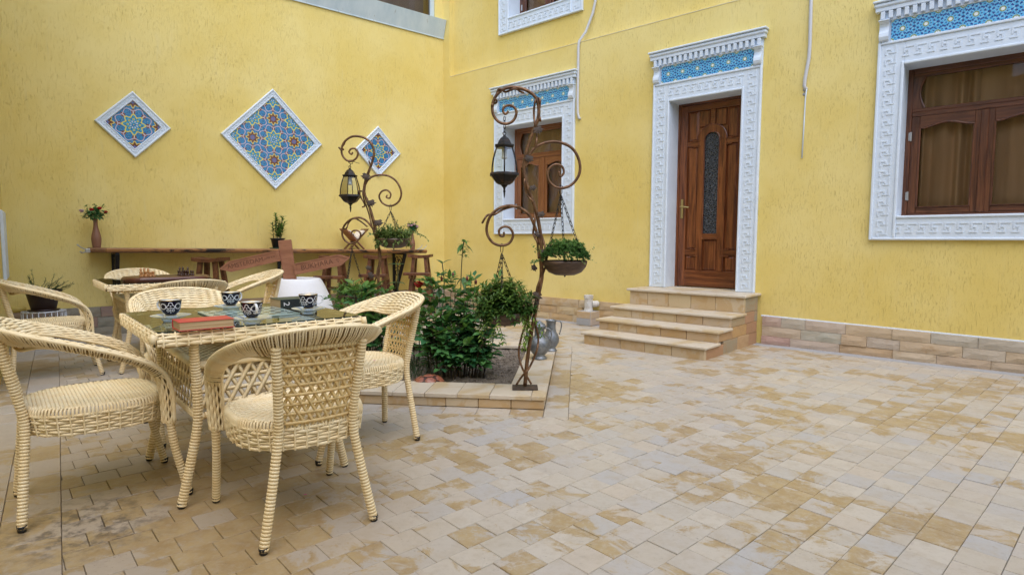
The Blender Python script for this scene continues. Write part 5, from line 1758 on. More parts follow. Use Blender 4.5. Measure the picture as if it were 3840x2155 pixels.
def bloom(parent, p, r_, mt, label, bud=False, up=(0, 0, 1)):
    mb = MB()
    if bud:
        mb.lathe([(.002, -.012), (r_ * .7, -.004), (r_, .010), (r_ * .75, .024), (r_ * .25, .036)], 8, p)
    else:
        for k in range(4):
            R = r_ * (1 - .21 * k); n = 5
            for i in range(n):
                a0 = 2 * math.pi * (i + k * .5) / n; 
                def PP(u, v, a0=a0, R=R, k=k):
                    a = a0 + (u - .5) * 1.9; q = R * (.35 + .65 * math.sin(v * 1.5)) * (1 + .08 * v)
                    return (p[0] + q * math.cos(a), p[1] + q * math.sin(a), p[2] - r_ * .5 + v * r_ * (1.0 + .12 * k) - .1 * r_ * abs(u - .5))
                mb.grid(PP, 5, 4)
    o = mb.build('bloom', mt, parent, smooth=True); o['label'] = label; return o
r = random.Random(11)
B1 = Vector((-.47, 5.06, .03))
canes = []
for i in range(26):
    a = r.uniform(0, 6.28); q = r.uniform(.08, .36)
    canes.append((q * math.cos(a), q * .7 * math.sin(a), r.uniform(.34, .82)))
canes += [(-.17, .05, .90), (-.22, .0, .86), (-.05, .05, .84), (-.02, .10, .82), (.05, .04, .80), (.11, .06, .76), (.30, -.05, .46), (.33, .02, .50), (.26, -.1, .38), (-.30, .0, .62), (-.33, .05, .7), (.2, -.14, .3), (-.15, -.15, .34), (.05, -.2, .30)]
rb1 = rose_bush('rose_bush', 'large dark green rose bush in the middle of the flower bed with one red bloom', B1, canes, 5, 295, M_rose, M_roset, L=.076, W=.054, per=8)
bloom(rb1, Vector((-.325, .02, .785)), .040, M_red, 'open red rose bloom')
for p in ((-.035, .05, .86), (.085, .05, .83), (.16, .06, .80), (-.13, .02, .83)): bloom(rb1, Vector(p), .011, M_bud, 'closed dark red rosebud', True)
B2 = Vector((-1.50, 5.85, .03)); canes = []
for i in range(20):
    a = r.uniform(0, 6.28); q = r.uniform(.05, .30)
    canes.append((q * math.cos(a), q * .8 * math.sin(a), r.uniform(.38, .74)))
canes += [(-.32, -.1, .45), (.30, .0, .55), (.26, .1, .66), (-.2, 0, .70)]
rose_bush('rose_bush', 'bushy green shrub in the back left corner of the bed below the farther lamp', B2, canes, 8, 220, M_youngo, M_roset, L=.085, W=.056, per=8)
B3 = Vector((-1.02, 5.62, .03))
rose_bush('rose_bush', 'low dark rose bush at the left of the flower bed behind the right hand chair', B3, [(.1, 0, .5), (-.1, .05, .55), (.0, -.1, .42), (.22, .05, .5), (-.2, 0, .4), (.3, -.1, .3), (.12, .1, .6), (-.28, .1, .62)], 21, 90, M_rose, M_roset, per=9)
# slim seedlings
def seedling(base, h, pairs, L, W, label, seed, mt, droop=.4, top=0):
    r = random.Random(seed); root = thing('seedling', label, 'plant', base)
    st = MB(); pts = crom([(0, 0, -.03), (r.uniform(-.02, .02), 0, h * .4), (r.uniform(-.02, .03), 0, h * .75), (.01, 0, h)], 4); st.tube(pts, .0055, 6); st.build('stem', M_stem, root, smooth=True)
    me = leaf_mesh(mt, L, W, 'seedling%d' % seed)
    for k in range(pairs):
        z = h * (.40 + .58 * k / max(1, pairs - 1)); a0 = r.uniform(0, 3.1)
        for q in range(3):
            a = a0 + q * 2.1; d = Vector((math.cos(a), math.sin(a), -droop + .4 * k / pairs)); put_leaf(me, root, (pts[-1].x * z / h, 0, z), d, (0, 0, 1), r.uniform(.7, 1.1))
    if top:
        fm = MB()
        for i in range(top):
            z = h * (.86 + .16 * i / top) ; a = r.uniform(0, 6.28); d = Vector((math.cos(a), math.sin(a), r.uniform(-.3, .8))); fm.leaf((pts[-1].x, 0, z), d, (0, 0, 1), L * .45, W * .42, .3, .3, r.random())
        o = fm.build('crown', M_young, root, smooth=True); o['kind'] = 'stuff'
    return root
seedling(Vector((-.50, 6.05, .02)), 1.17, 3, .16, .062, 'tall single stemmed plant with drooping leaves standing against the right wall', 31, M_youngo, .9, 34)
seedling(Vector((-1.17, 6.05, .02)), .95, 4, .115, .052, 'slender seedling with paired leaves in front of the right hand bar stools', 33, M_youngo, .1)
seedling(Vector((-.90, 5.75, .02)), .80, 4, .105, .050, 'leafy seedling just left of the red rose bloom', 35, M_youngo, .0)
seedling(Vector((-.66, 5.55, .02)), .98, 6, .105, .046, 'bright green upright shoot rising above the rose bush beside the red bloom', 36, M_youngo, -.35)
gm = MB(); r = random.Random(4)
for i in range(520):
    c_ = r.choice([(-.86, 4.95), (-.98, 5.25), (-1.15, 5.0), (-.72, 5.35), (-1.3, 5.3)])
    x, y = c_[0] + r.gauss(0, .10), c_[1] + r.gauss(0, .09)
    d = Vector((r.gauss(0, .35), r.gauss(0, .35), 1)); gm.leaf((x, y, .03), d, (r.uniform(-1, 1), r.uniform(-1, 1), .2), r.uniform(.06, .20), .006, .2, .35, r.random())
o = gm.build('grass_tufts', M_grass, None); o['kind'] = 'stuff'; o['label'] = 'loose tufts of grass growing in the soil of the flower bed'
# tortoise-shell dome
td = thing('stone_tortoise', 'glazed brown dome patterned like a tortoise shell at the front edge of the soil', 'garden ornament', (-.655, 4.66, .02), .3)
def PD(u, v):
    a = 2 * math.pi * u; q = math.sin(v * math.pi / 2)
    return (.150 * q * math.cos(a), .115 * q * math.sin(a), .118 * math.cos(v * math.pi / 2))
db = MB(); db.grid(lambda u, v: tuple(x * .97 for x in PD(u, v)), 32, 10); db.build('seams', M_seam, td, smooth=True)
def scute(u0, v0, ru, rv_, n=6, ph=0):
    mb = MB(); ring = []
    for i in range(n):
        a = 2 * math.pi * (i + ph) / n; ring.append((u0 + ru * math.cos(a), v0 + rv_ * math.sin(a)))
    ctr = Vector(PD(u0, max(0, v0))) * 1.03
    o4 = [Vector(PD(a, max(.0, b))) * 1.0 for a, b in ring]; mid = [p.lerp(ctr, .28) * 1.025 for p in o4]; lo = [p * .96 for p in o4]
    vs = lo + o4 + mid + [ctr]
    fs = [(k * n + i, k * n + (i + 1) % n, (k + 1) * n + (i + 1) % n, (k + 1) * n + i) for k in range(2) for i in range(n)] + [(2 * n + i, 2 * n + (i + 1) % n, 3 * n) for i in range(n)]
    mb.add(vs, fs); mb.build('scute', M_ceramic, td, smooth=False)
mb = MB(); ring = [Vector(PD(i / 6, .22)) for i in range(6)]; top = Vector(PD(0, 0)) * 1.04
mb.add([p * .97 for p in ring] + [p * 1.0 for p in ring] + [p.lerp(top, .3) * 1.02 for p in ring] + [top], [(k * 6 + i, k * 6 + (i + 1) % 6, (k + 1) * 6 + (i + 1) % 6, (k + 1) * 6 + i) for k in range(2) for i in range(6)] + [(12 + i, 12 + (i + 1) % 6, 18) for i in range(6)])
mb.build('scute', M_ceramic, td)
for i in range(6): scute((i + .5) / 6, .46, .075, .20, 6, .5 if False else 0)
for i in range(11): scute((i + .25) / 11, .84, .043, .15, 5, .25)

# ------------------------------------------------------------------ scrolled lamp posts
def sp(px, py, y):                                   # a point of the flat scroll work: view column/row at distance y
    return Vector(((px - 1288) / 1502.7 * y, 0, 1.2 - (py - 604.2) / 1502.7 * y))
def smooth_path(P, n=6): return crom(P, n)
def vine_leaf(mb, p, d, n, s):
    """lobed iron vine leaf"""
    d = Vector(d).normalized(); n = Vector(n).normalized(); x = d.cross(n)
    pr = [(0, 0), (.35, -.05), (.55, .18), (.38, .30), (.70, .52), (.40, .60), (.30, .78), (.12, .72), (0, 1.05)]
    pr = pr + [(-a, b) for a, b in pr[-2:0:-1]]
    c_ = Vector(p) + d * (.42 * s) + n * (.10 * s)
    ring = [Vector(p) + x * (a * s) + d * (b * s) for a, b in pr]
    m_ = len(ring); back = [q - n * .003 for q in ring]
    mb.add([c_] + ring + [c_ - n * .003] + back, [(0, i + 1, (i + 1) % m_ + 1) for i in range(m_)] + [(m_ + 1, m_ + 2 + (i + 1) % m_, m_ + 2 + i) for i in range(m_)])
def lamp_post(label, base, ydist, stem, arms, vines, leaves, plate=True):
    t = thing('lamp_post', label, 'lamp post', base, 0, 'scrolled iron lamp posts in the flower bed')
    off = Vector((base[0], 0, base[2]))
    def L(P): return [sp(a, b, ydist) - off for a, b in P]
    m_ = MB(); q = smooth_path(L(stem), 7); n = len(q)
    m_.tube(q, [.0150 - .0065 * (i / n) ** 1.2 for i in range(n)], 9)
    m_.build('stem', M_bronze, t, smooth=True)
    for A in arms:
        m_ = MB(); q = smooth_path(L(A), 7); n = len(q)
        m_.tube(q, [.0112 - .0035 * (i / n) ** 2 for i in range(n)], 9); m_.build('scroll_arm', M_bronze, t, smooth=True)
    for A in vines:
        m_ = MB(); q = [Vector((p.x, .016 * math.sin(i * .55), p.z)) for i, p in enumerate(smooth_path(L(A), 7))]
        m_.tube(q, .0082, 7); m_.build('vine', M_bronze, t, smooth=True)
    for (a, b, dx, dz, s) in leaves:
        m_ = MB(); vine_leaf(m_, sp(a, b, ydist) - off + Vector((0, -.016, 0)), (dx, -.15, dz), (.1, -1, .1), s * .82); m_.build('iron_leaf', M_rust, t)
    if plate:
        m_ = MB(); m_.bbox(-.095, .095, -.065, .065, 0, .012, .003); m_.build('base_plate', M_rust, t)
    return t
V5 = lambda x, y: (1173.9 + .348 * x, 201.2 + .348 * y)
Y1_ = 4.40
stem1 = [(1322, 974), (1328, 905), (1338, 835), (1352, 760), (1362, 690)] + [V5(*p) for p in [(535, 1290), (538, 1190), (528, 1090), (500, 950), (465, 850), (425, 740), (408, 650), (428, 530), (470, 400), (508, 300), (512, 220), (488, 150), (430, 105), (340, 82), (260, 97), (205, 150), (184, 220), (195, 280), (235, 325), (290, 335), (335, 310), (355, 260), (340, 222), (302, 207), (268, 220), (260, 248), (278, 268), (298, 248)]]
arm1a = [V5(*p) for p in [(420, 640), (432, 590), (458, 535), (510, 488), (590, 462), (680, 468), (760, 512), (806, 600), (804, 690), (750, 762), (670, 786), (605, 755), (578, 695), (592, 645), (640, 618), (684, 636), (694, 680), (668, 704), (660, 668)]]
arm1b = [V5(*p) for p in [(532, 1190), (512, 1130), (490, 1060), (455, 985), (392, 932), (310, 912), (232, 932), (172, 985), (145, 1060), (152, 1125), (192, 1178), (250, 1196), (308, 1178), (334, 1122), (312, 1072), (268, 1062), (234, 1086), (240, 1124), (266, 1128), (268, 1098)]]
lp1 = Vector((.100, Y1_, .098))
vin1 = [[(1300, 972), (1322, 940), (1335, 925), (1352, 880), (1355, 850), (1347, 800), (1357, 740), (1366, 690), (1360, 640)],
        [(1338, 970), (1318, 935), (1306, 895), (1312, 850), (1330, 800), (1346, 770), (1352, 720), (1372, 670), (1370, 620), (1352, 560)],
        [V5(520, 1290), V5(510, 1180), V5(480, 1110), V5(490, 1010), V5(480, 900), V5(440, 840), V5(415, 760), V5(420, 680)],
        [V5(430, 580), V5(490, 490), V5(500, 400), V5(485, 330), V5(480, 230), V5(495, 160), V5(520, 170), V5(518, 260), V5(525, 320)],
        [V5(405, 120), V5(350, 95), V5(280, 110), V5(230, 100), V5(205, 160), V5(215, 180), V5(185, 205), V5(180, 228)],
        [V5(440, 960), V5(370, 918), V5(270, 935), V5(200, 975), V5(150, 980), V5(112, 1035)]]
lv1 = [(1353, 585, -.6, -1, .05), V5(500, 360) + (.4, -1, .075), V5(450, 560) + (-.2, -1, .07), V5(470, 770) + (.3, -1, .055), V5(530, 955) + (.3, -1, .06),
       V5(545, 1225) + (.5, -1, .05), V5(500, 1345) + (-.8, -.6, .055), (1352, 735, -.2, -1, .085), (1345, 760, .9, -.3, .05)]
post1 = lamp_post('nearer bronze lamp post with three scroll arms on the front corner of the bed', lp1, Y1_, stem1, [arm1a, arm1b], vin1, lv1)
V4 = lambda x, y: (805 + .3248 * x, 301.9 + .3248 * y)
Y2_ = 6.40
stem2 = [(940, 845), (944, 790), (950, 730)] + [V4(*p) for p in [(452, 1200), (462, 1080), (440, 880), (402, 720), (365, 620), (350, 540), (372, 450), (415, 340), (430, 260), (400, 190), (340, 152), (262, 150), (202, 195), (182, 260), (205, 315), (250, 335), (293, 312), (308, 270), (288, 240), (255, 242), (240, 265), (258, 282), (268, 265)]]
arm2a = [V4(*p) for p in [(352, 560), (362, 505), (400, 458), (462, 437), (540, 445), (602, 490), (635, 570), (612, 640), (552, 672), (492, 652), (465, 602), (485, 562), (525, 552), (553, 578), (545, 612), (520, 606), (528, 588)]]
arm2b = [V4(*p) for p in [(450, 980), (440, 900), (402, 830), (350, 776), (290, 762), (222, 790), (180, 850), (180, 910), (215, 952), (265, 956), (308, 922), (316, 882), (290, 860), (256, 866), (248, 888), (266, 895)]]
lp2 = Vector((-1.50, Y2_, .098))
vin2 = [[(930, 845), (938, 790), (960, 740), (948, 690), (958, 640), (945, 590), (935, 540), (925, 500)], [(952, 845), (946, 780), (936, 730), (955, 670), V4(440, 950), V4(390, 760), V4(345, 600), V4(355, 500), V4(400, 400), V4(390, 330)],
        [V4(330, 560), V4(310, 562), V4(318, 600), V4(345, 640), V4(350, 675), V4(335, 680)], [V4(210, 190), V4(185, 230), V4(195, 245), V4(180, 250), V4(160, 230)], [V4(370, 830), V4(280, 770), V4(225, 800), V4(215, 840), V4(180, 850)]]
lv2 = [V4(375, 430) + (-.3, -1, .10), V4(400, 630) + (.3, -1, .095), V4(455, 780) + (.2, -1, .10), (938, 690, -.8, -.5, .08), (930, 670, -.4, -1, .07)]
post2 = lamp_post('farther bronze lamp post with three scroll arms at the back of the bed', lp2, Y2_, stem2, [arm2a, arm2b], vin2, lv2)

def lantern(label, top, k):
    """hangs from its ring at top"""
    t = thing('hanging_lantern', label, 'lantern', top, .25, 'hexagonal hanging lanterns')
    N = 6; a0 = .3
    m_ = MB(); m_.lathe([(.003, -.030), (.010, -.034), (.018, -.045), (.034, -.056), (.050, -.078), (.060, -.100), (.080, -.104), (.082, -.112), (.074, -.122), (.068, -.128)], N, a0=a0)
    m_.tube([(.012 * math.cos(i * .7), 0, -.020 + .012 * math.sin(i * .7)) for i in range(10)], .0035, 5)
    m_.build('roof', M_dbronze, t)
    gp = [(.068, -.126), (.083, -.165), (.097, -.215), (.106, -.265), (.108, -.312)]
    g = MB(); g.lathe([(r_ * .985, z) for r_, z in gp], N, a0=a0, closed_bottom=False, closed_top=False)
    # each pane its own sheet
    for i in range(N):
        p = MB(); a, b = a0 + 2 * math.pi * i / N, a0 + 2 * math.pi * (i + 1) / N
        vs = []
        for r_, z in gp: vs += [(r_ * .985 * math.cos(a), r_ * .985 * math.sin(a), z), (r_ * .985 * math.cos(b), r_ * .985 * math.sin(b), z)]
        p.add(vs, [(2 * j, 2 * j + 1, 2 * j + 3, 2 * j + 2) for j in range(4)]); p.build('pane', M_lampglass, t)
        rbm = MB(); rbm.tube([(r_ * math.cos(a), r_ * math.sin(a), z) for r_, z in gp], .0045, 5); rbm.build('rib', M_dbronze, t, smooth=True)
    m_ = MB(); m_.lathe([(.112, -.310), (.122, -.318), (.125, -.330), (.112, -.334), (.098, -.350), (.075, -.380), (.050, -.395), (.030, -.400), (.020, -.412), (.012, -.418), (.008, -.440), (.012, -.446), (.008, -.454), (.006, -.480), (.002, -.496)], N, a0=a0)
    m_.build('base_bowl', M_dbronze, t)
    m_ = MB(); m_.lathe([(.018, -.128), (.018, -.185), (.021, -.188), (.021, -.205), (.016, -.207)], 12); m_.build('socket', M_bulb, t, smooth=True)
    t.scale = (k, k, k)
    return t
lt = lantern('lantern with clear panes hanging from the top scroll of the nearer lamp post', sp(1268, 335, Y1_) + Vector((0, Y1_ - .0, 0)), .97)
def chain(mb, a, b, step=.034, r_=.0026, w=.008):
    a, b = Vector(a), Vector(b); n = max(2, round((b - a).length / step)); d = (b - a).normalized(); s1 = d.orthogonal().normalized(); s2 = d.cross(s1)
    for i in range(n):
        c_ = a.lerp(b, (i + .5) / n); s_ = s1 if i % 2 else s2; h = (b - a).length / n * .62
        pts = [c_ + d * h * .7 + s_ * w * .9, c_ + d * h, c_ + d * h * .7 - s_ * w * .9, c_ - d * h * .7 - s_ * w * .9, c_ - d * h, c_ - d * h * .7 + s_ * w * .9]
        mb.tube(pts, r_, 5, closed=True)
# chain above the lanterns
m_ = MB()
p0 = sp(1268, 318, Y1_); chain(m_, (0, 0, sp(1268, 300, Y1_).z - sp(1268, 335, Y1_).z), (0, 0, -.012), .03)
m_.build('chain', M_iron, lt, smooth=True)
lt2 = lantern('lantern with clear panes hanging from the top scroll of the farther lamp post', sp(884, 420, Y2_) + Vector((0, Y2_, 0)), 1.0)
m_ = MB(); m_.tube([(0, 0, .055), (-.012, .0, .03), (0.008, 0, .01), (0, 0, -.02)], .004, 5); m_.tube([(0, 0, .05), (.03, 0, .055), (.03, .0, .015), (.005, 0, .012)], .0035, 5); m_.tube([(.03, 0, .04), (.10, 0, .02)], .003, 5); m_.build('wire', M_iron, lt2, smooth=True)

def basket(label, hook, rim_c, rad, depth, kind, seed):
    """hanging bowl: hook point and bowl rim centre in world space"""
    r = random.Random(seed)
    t = thing('hanging_basket', label, 'hanging planter', rim_c)
    m_ = MB(); pr = [(.012, -depth), (rad * .45, -depth * .97), (rad * .75, -depth * .78), (rad * .95, -depth * .40), (rad, -.02), (rad * 1.01, 0), (rad * .97, .002), (rad * .94, -.02), (rad * .8, -.03), (.01, -.02)]
    m_.lathe(pr, 28); m_.lathe([(.003, -depth - .012), (.008, -depth - .006), (.006, -depth)], 8); m_.build('bowl', M_bowl, t, smooth=True)
    h = Vector(hook) - Vector(rim_c)
    for i in range(3):
        a = 2 * math.pi * i / 3 + .5 + seed; m_ = MB(); chain(m_, h + Vector((0, 0, -.055)), (rad * .97 * math.cos(a), rad * .97 * math.sin(a), 0)); m_.build('chain', M_iron, t, smooth=True)
    m_ = MB(); m_.tube([h + Vector((0, 0, .022)), h + Vector((.010, 0, .012)), h + Vector((.008, 0, -.035)), h + Vector((0, 0, -.058)), h + Vector((-.008, 0, -.035)), h + Vector((-.010, 0, .012))], .0028, 5, closed=True); m_.build('hook', M_iron, t, smooth=True)
    f = MB()
    if kind == 'succulent':
        for i in range(620):
            a = r.uniform(0, 6.28); q = rad * math.sqrt(r.random()) * 1.12; zz = .015 + .095 * (1 - (q / rad / 1.07) ** 4) * r.uniform(.45, 1.15) + r.uniform(0, .03)
            c_ = Vector((q * math.cos(a), q * math.sin(a), zz)); 
            for k in range(8):
                b = k * 2.4; el = .3 + .9 * (k / 8); d = Vector((math.cos(b) * math.cos(el), math.sin(b) * math.cos(el), math.sin(el) ))
                f.leaf(c_, d, (-d.x, -d.y, 1), r.uniform(.018, .030), .0135, .1, .05, min(1, max(0, zz * 6 + r.uniform(-.3, .3))))
        for i in range(26):
            a = r.uniform(2.6, 3.6) if i % 2 else r.uniform(0, 6.28); e = rad * 1.02; h_ = r.uniform(.08, .17) if i % 3 == 0 else .05
            c_ = Vector((e * .9 * math.cos(a), e * .9 * math.sin(a), .02))
            for k in range(9):
                p = c_ + Vector((math.cos(a) * .012 * k, math.sin(a) * .012 * k, h_ * k / 9 * (1 if i % 3 == 0 else -1) * .7)); f.leaf(p, rvec(r), (0, 0, 1), .02, .011, .1, .1, r.random())
        o = f.build('foliage', M_succ, t, smooth=True)
    elif kind == 'bush':
        for i in range(330):
            a = r.uniform(0, 6.28); el = r.uniform(-.62, 1.45); R = r.uniform(.5, 1.0)
            rx, rz = rad * 1.62, .205
            tip = Vector((rx * R * math.cos(a) * math.cos(el), rx * .85 * R * math.sin(a) * math.cos(el), rz * R * math.sin(el) + .035 + r.uniform(-.02, .04)))
            b0 = Vector((tip.x * .35, tip.y * .35, .0)); dv = (tip - b0).normalized()
            f.a = .0; f.tube([b0, b0.lerp(tip, .55) + Vector((0, 0, .03)), tip], .0018, 3, cap=False)
            sd_ = dv.orthogonal().normalized(); s2 = dv.cross(sd_)
            for k in range(11):
                b = k * 2.4; rr_ = .35 + .65 * (k / 11); d = dv * (.35 + .5 * k / 11) + (sd_ * math.cos(b) + s2 * math.sin(b)) * (1.1 - .5 * k / 11)
                f.leaf(tip - dv * (.055 * (1 - k / 11)), d, Vector((0, 0, 1)) + dv * .4, r.uniform(.034, .054), r.uniform(.017, .024), .25, .3, min(1, max(0, .1 + .5 * math.sin(max(0, el)) * R + r.uniform(-.2, .3))))
        for i in range(7):                                # trailing shoots
            a = r.uniform(-2.2, .6); e = rad * 1.2; p = Vector((e * math.cos(a), e * math.sin(a), .0)); d = Vector((math.cos(a) * .6, math.sin(a) * .4, -.5))
            pts = [p]
            for k in range(7):
                d = d + Vector((r.gauss(0, .2), r.gauss(0, .2), -.14)); d.normalize(); p = p + d * .03; pts.append(p)
                for sg in (-1, 1): f.leaf(p, d * .6 + d.orthogonal() * sg + Vector((0, 0, -.3)), (0, 0, 1), .034, .016, .25, .3, r.uniform(.2, .8))
            f.a = .0; f.tube(pts, .0016, 3, cap=False)
        # long trailing vine on the right, leaning on the post
        pts = crom([(.10, -.03, .0), (.16, -.05, -.05), (.17, -.05, -.12), (.155, -.05, -.19), (.135, -.05, -.25)], 5); f.a = .3; f.tube(pts, .002, 4)
        for i, p in enumerate(pts[3:]):
            for k in range(3): f.leaf(p, rvec(r) + Vector((0, 0, .1)), (0, 0, 1), .05, .022, .2, .3, r.uniform(.6, 1))
        o = f.build('foliage', M_basket, t, smooth=True)
    else:
        mt = M_pale if kind == 'pale' else M_basket
        for i in range(230):
            a = r.uniform(0, 6.28); q = rad * math.sqrt(r.random()); b0 = Vector((q * .8 * math.cos(a), q * .8 * math.sin(a), 0)); tip = b0 + Vector((math.cos(a) * r.uniform(0, .10), math.sin(a) * r.uniform(0, .08), r.uniform(.03, .19) * (1.1 - q / rad * .7)))
            if r.random() < .2: tip = Vector((rad * 1.15 * math.cos(a), rad * 1.1 * math.sin(a), -r.uniform(0, .09)))
            dv = (tip - b0).normalized(); f.a = .1; f.tube([b0, tip], .0016, 3, cap=False)
            for k in range(8):
                d = rvec(r) + dv * .6; f.leaf(b0.lerp(tip, .3 + .7 * k / 8), d, (0, 0, 1), r.uniform(.03, .05), r.uniform(.014, .020), .25, .3, r.random())
        if kind == 'pale':
            for (a, ln) in ((.1, .22), (-.25, .14), (3.0, .10)):
                p = Vector((rad * math.cos(a), -.02, .05)); d = Vector((math.cos(a), 0, .5)); pts = [p]
                for k in range(9):
                    d = d + Vector((r.gauss(0, .1), 0, -.16)); d.normalize(); p = p + d * ln / 9; pts.append(p)
                    if k > 3: f.leaf(p, rvec(r), (0, -1, .3), .028, .018, .2, .2, r.random())
                f.a = .3; f.tube(pts, .002, 4)
        o = f.build('foliage', mt, t, smooth=True)
    o['kind'] = 'stuff'
    return t
def at(px, py, yd): v = sp(px, py, yd); v.y = yd; return v
basket('dark bowl of green succulents hanging on chains at the right of the nearer lamp post', at(1409, 474, Y1_), at(1421, 655, Y1_), .163, .108, 'succulent', 1)
basket('bushy dark green hanging basket on the low left arm of the nearer lamp post', at(1262, 620, Y1_), at(1270, 785, Y1_), .150, .10, 'bush', 2)
basket('dark bowl of pale trailing leaves hanging right of the farther lamp post', at(984, 521, Y2_), at(991, 601, Y2_), .172, .105, 'pale', 3)
basket('small hanging basket left of the farther lamp post, half hidden by the shrub', at(886, 614, Y2_), at(884, 742, Y2_), .150, .10, 'dark', 4)

# ------------------------------------------------------------------ metal jugs on the coping
def jug(label, loc, prof, hd, rz, lid=None, spout=None):
    t = thing('metal_jug', label, 'jug', loc, rz)
    m_ = MB(); m_.lathe(prof, 30, closed_top=lid is None and False); m_.build('body', M_pewter, t, smooth=True)
    h = MB(); h.tube(crom(hd, 6), .0085, 8, flat=(1.3, .7)); h.build('handle', M_pewter, t, smooth=True)
    if lid: l = MB(); l.lathe(lid, 24); l.build('lid', M_pewter, t, smooth=True)
    if spout: s = MB(); q = crom(spout, 5); s.tube(q, [.022 - .012 * i / len(q) for i in range(len(q))], 10); s.build('spout', M_pewter, t, smooth=True)
    return t
zc = .0965
jug('round bellied grey metal jug with pointed lid beside the nearer lamp post', (.258, 5.53, zc),
    [(.072, 0), (.074, .006), (.060, .022), (.050, .034), (.066, .052), (.092, .085), (.105, .125), (.100, .165), (.076, .200), (.050, .218), (.046, .225), (.048, .262), (.046, .268), (.050, .290), (.066, .302), (.066, .306), (.050, .306)],
    [(.046, 0, .285), (.085, 0, .282), (.108, 0, .255), (.112, 0, .215), (.100, 0, .172)], 0,
    lid=[(.064, .306), (.060, .314), (.045, .328), (.030, .340), (.014, .352), (.004, .362), (.001, .364)], spout=[(-.085, 0, .16), (-.105, 0, .20), (-.115, 0, .25), (-.125, 0, .275)])
jug('slim grey metal jug with tall handle, the farther of the pair on the bed edge', (.392, 5.93, zc),
    [(.062, 0), (.064, .006), (.052, .020), (.044, .032), (.060, .052), (.080, .090), (.083, .125), (.068, .165), (.050, .200), (.046, .235), (.047, .238), (.045, .242), (.050, .300), (.053, .302), (.053, .312), (.047, .312), (.044, .30)],
    [(.048, 0, .30), (.085, 0, .300), (.104, 0, .275), (.100, 0, .225), (.085, 0, .165)], 0)
# ------------------------------------------------------------------ long shelf on the left wall
SS0, SS1 = -5.24, -.62
SL = (1.035 - 1.092) / (SS1 - SS0)                  # the old slab sags to the right
def shelf_z(s): return 1.092 + SL * (s - SS0)
shelf = thing('wall_shelf', 'long live edge wooden shelf along the left yellow wall', 'shelf', pA(0, 0, 0), RZA)
mb = MB(); n = 120; r = random.Random(2)
edge = []
for i in range(n + 1):
    s = SS0 + (SS1 - SS0) * i / n; yf = -.42 + .025 * noise.noise(Vector((s * 1.9, 0, 3))) + .010 * noise.noise(Vector((s * 9, 0, 5)))
    if i < 4: yf += (4 - i) * .03
    b = .020 * noise.noise(Vector((s * 6, 2, 0))); edge.append((s, yf, b))
vs = []
for s, yf, b in edge:
    z = shelf_z(s); vs += [(s, -.004, z), (s, yf + .02, z), (s, yf, z - .014), (s, yf + .006 + b * .4, z - .038), (s, yf + .03 + b, z - .058), (s, -.004, z - .058)]
fs = []
for i in range(n):
    for k in range(6): fs.append((i * 6 + k, i * 6 + (k + 1) % 6, (i + 1) * 6 + (k + 1) % 6, (i + 1) * 6 + k))
fs += [tuple(range(6))[::-1], tuple(n * 6 + k for k in range(6))]
mb.add(vs, fs); slabo = mb.build('slab', M_slab, shelf, smooth=False)
def spiral(c, r0, r1, a0, turns, n=24):
    return [Vector((c[0] + (r0 + (r1 - r0) * i / n) * math.cos(a0 + turns * 6.283 * i / n), c[1] + (r0 + (r1 - r0) * i / n) * math.sin(a0 + turns * 6.283 * i / n))) for i in range(n + 1)]
for s in (-4.98, -2.93, -1.02):
    z = shelf_z(s) - .060; b = MB()
    M = Matrix.Translation((s, 0, 0))
    b.box(s - .022, s + .022, -.022, -.002, .30, z)                     # flat against the wall
    b.box(s - .020, s + .020, -.40, -.022, z - .020, z)
    Vd = Vector((0, -.385, z - .01)); We = Vector((0, -.03, .27)); d = (We - Vd).normalized(); nn = d.cross(Vector((1, 0, 0)))
    b.add([Vector((s + sx * .022, 0, 0)) + q + nn * sy * .020 for q in (Vd, We) for sy in (-1, 1) for sx in (-1, 1)], [(0, 1, 3, 2), (4, 6, 7, 5), (0, 2, 6, 4), (1, 5, 7, 3), (0, 4, 5, 1), (2, 3, 7, 6)])
    br = b.build('bracket', M_iron, shelf)
    sc2 = MB()
    for c_, r0_, r1_, a0, tn in (((-.20, z - .16), .105, .03, 1.5, 1.4), ((-.11, z - .32), .085, .02, 0.2, 1.5), ((-.12, z - .10), .07, .02, 3.0, 1.2), ((-.06, z - .52), .05, .015, 1, 1.4)):
        sc2.tube([(s, q.x, q.y) for q in spiral(c_, r0_, r1_, a0, tn)], .006, 6)
    sc2.build('scroll_work', M_iron, br, smooth=True)
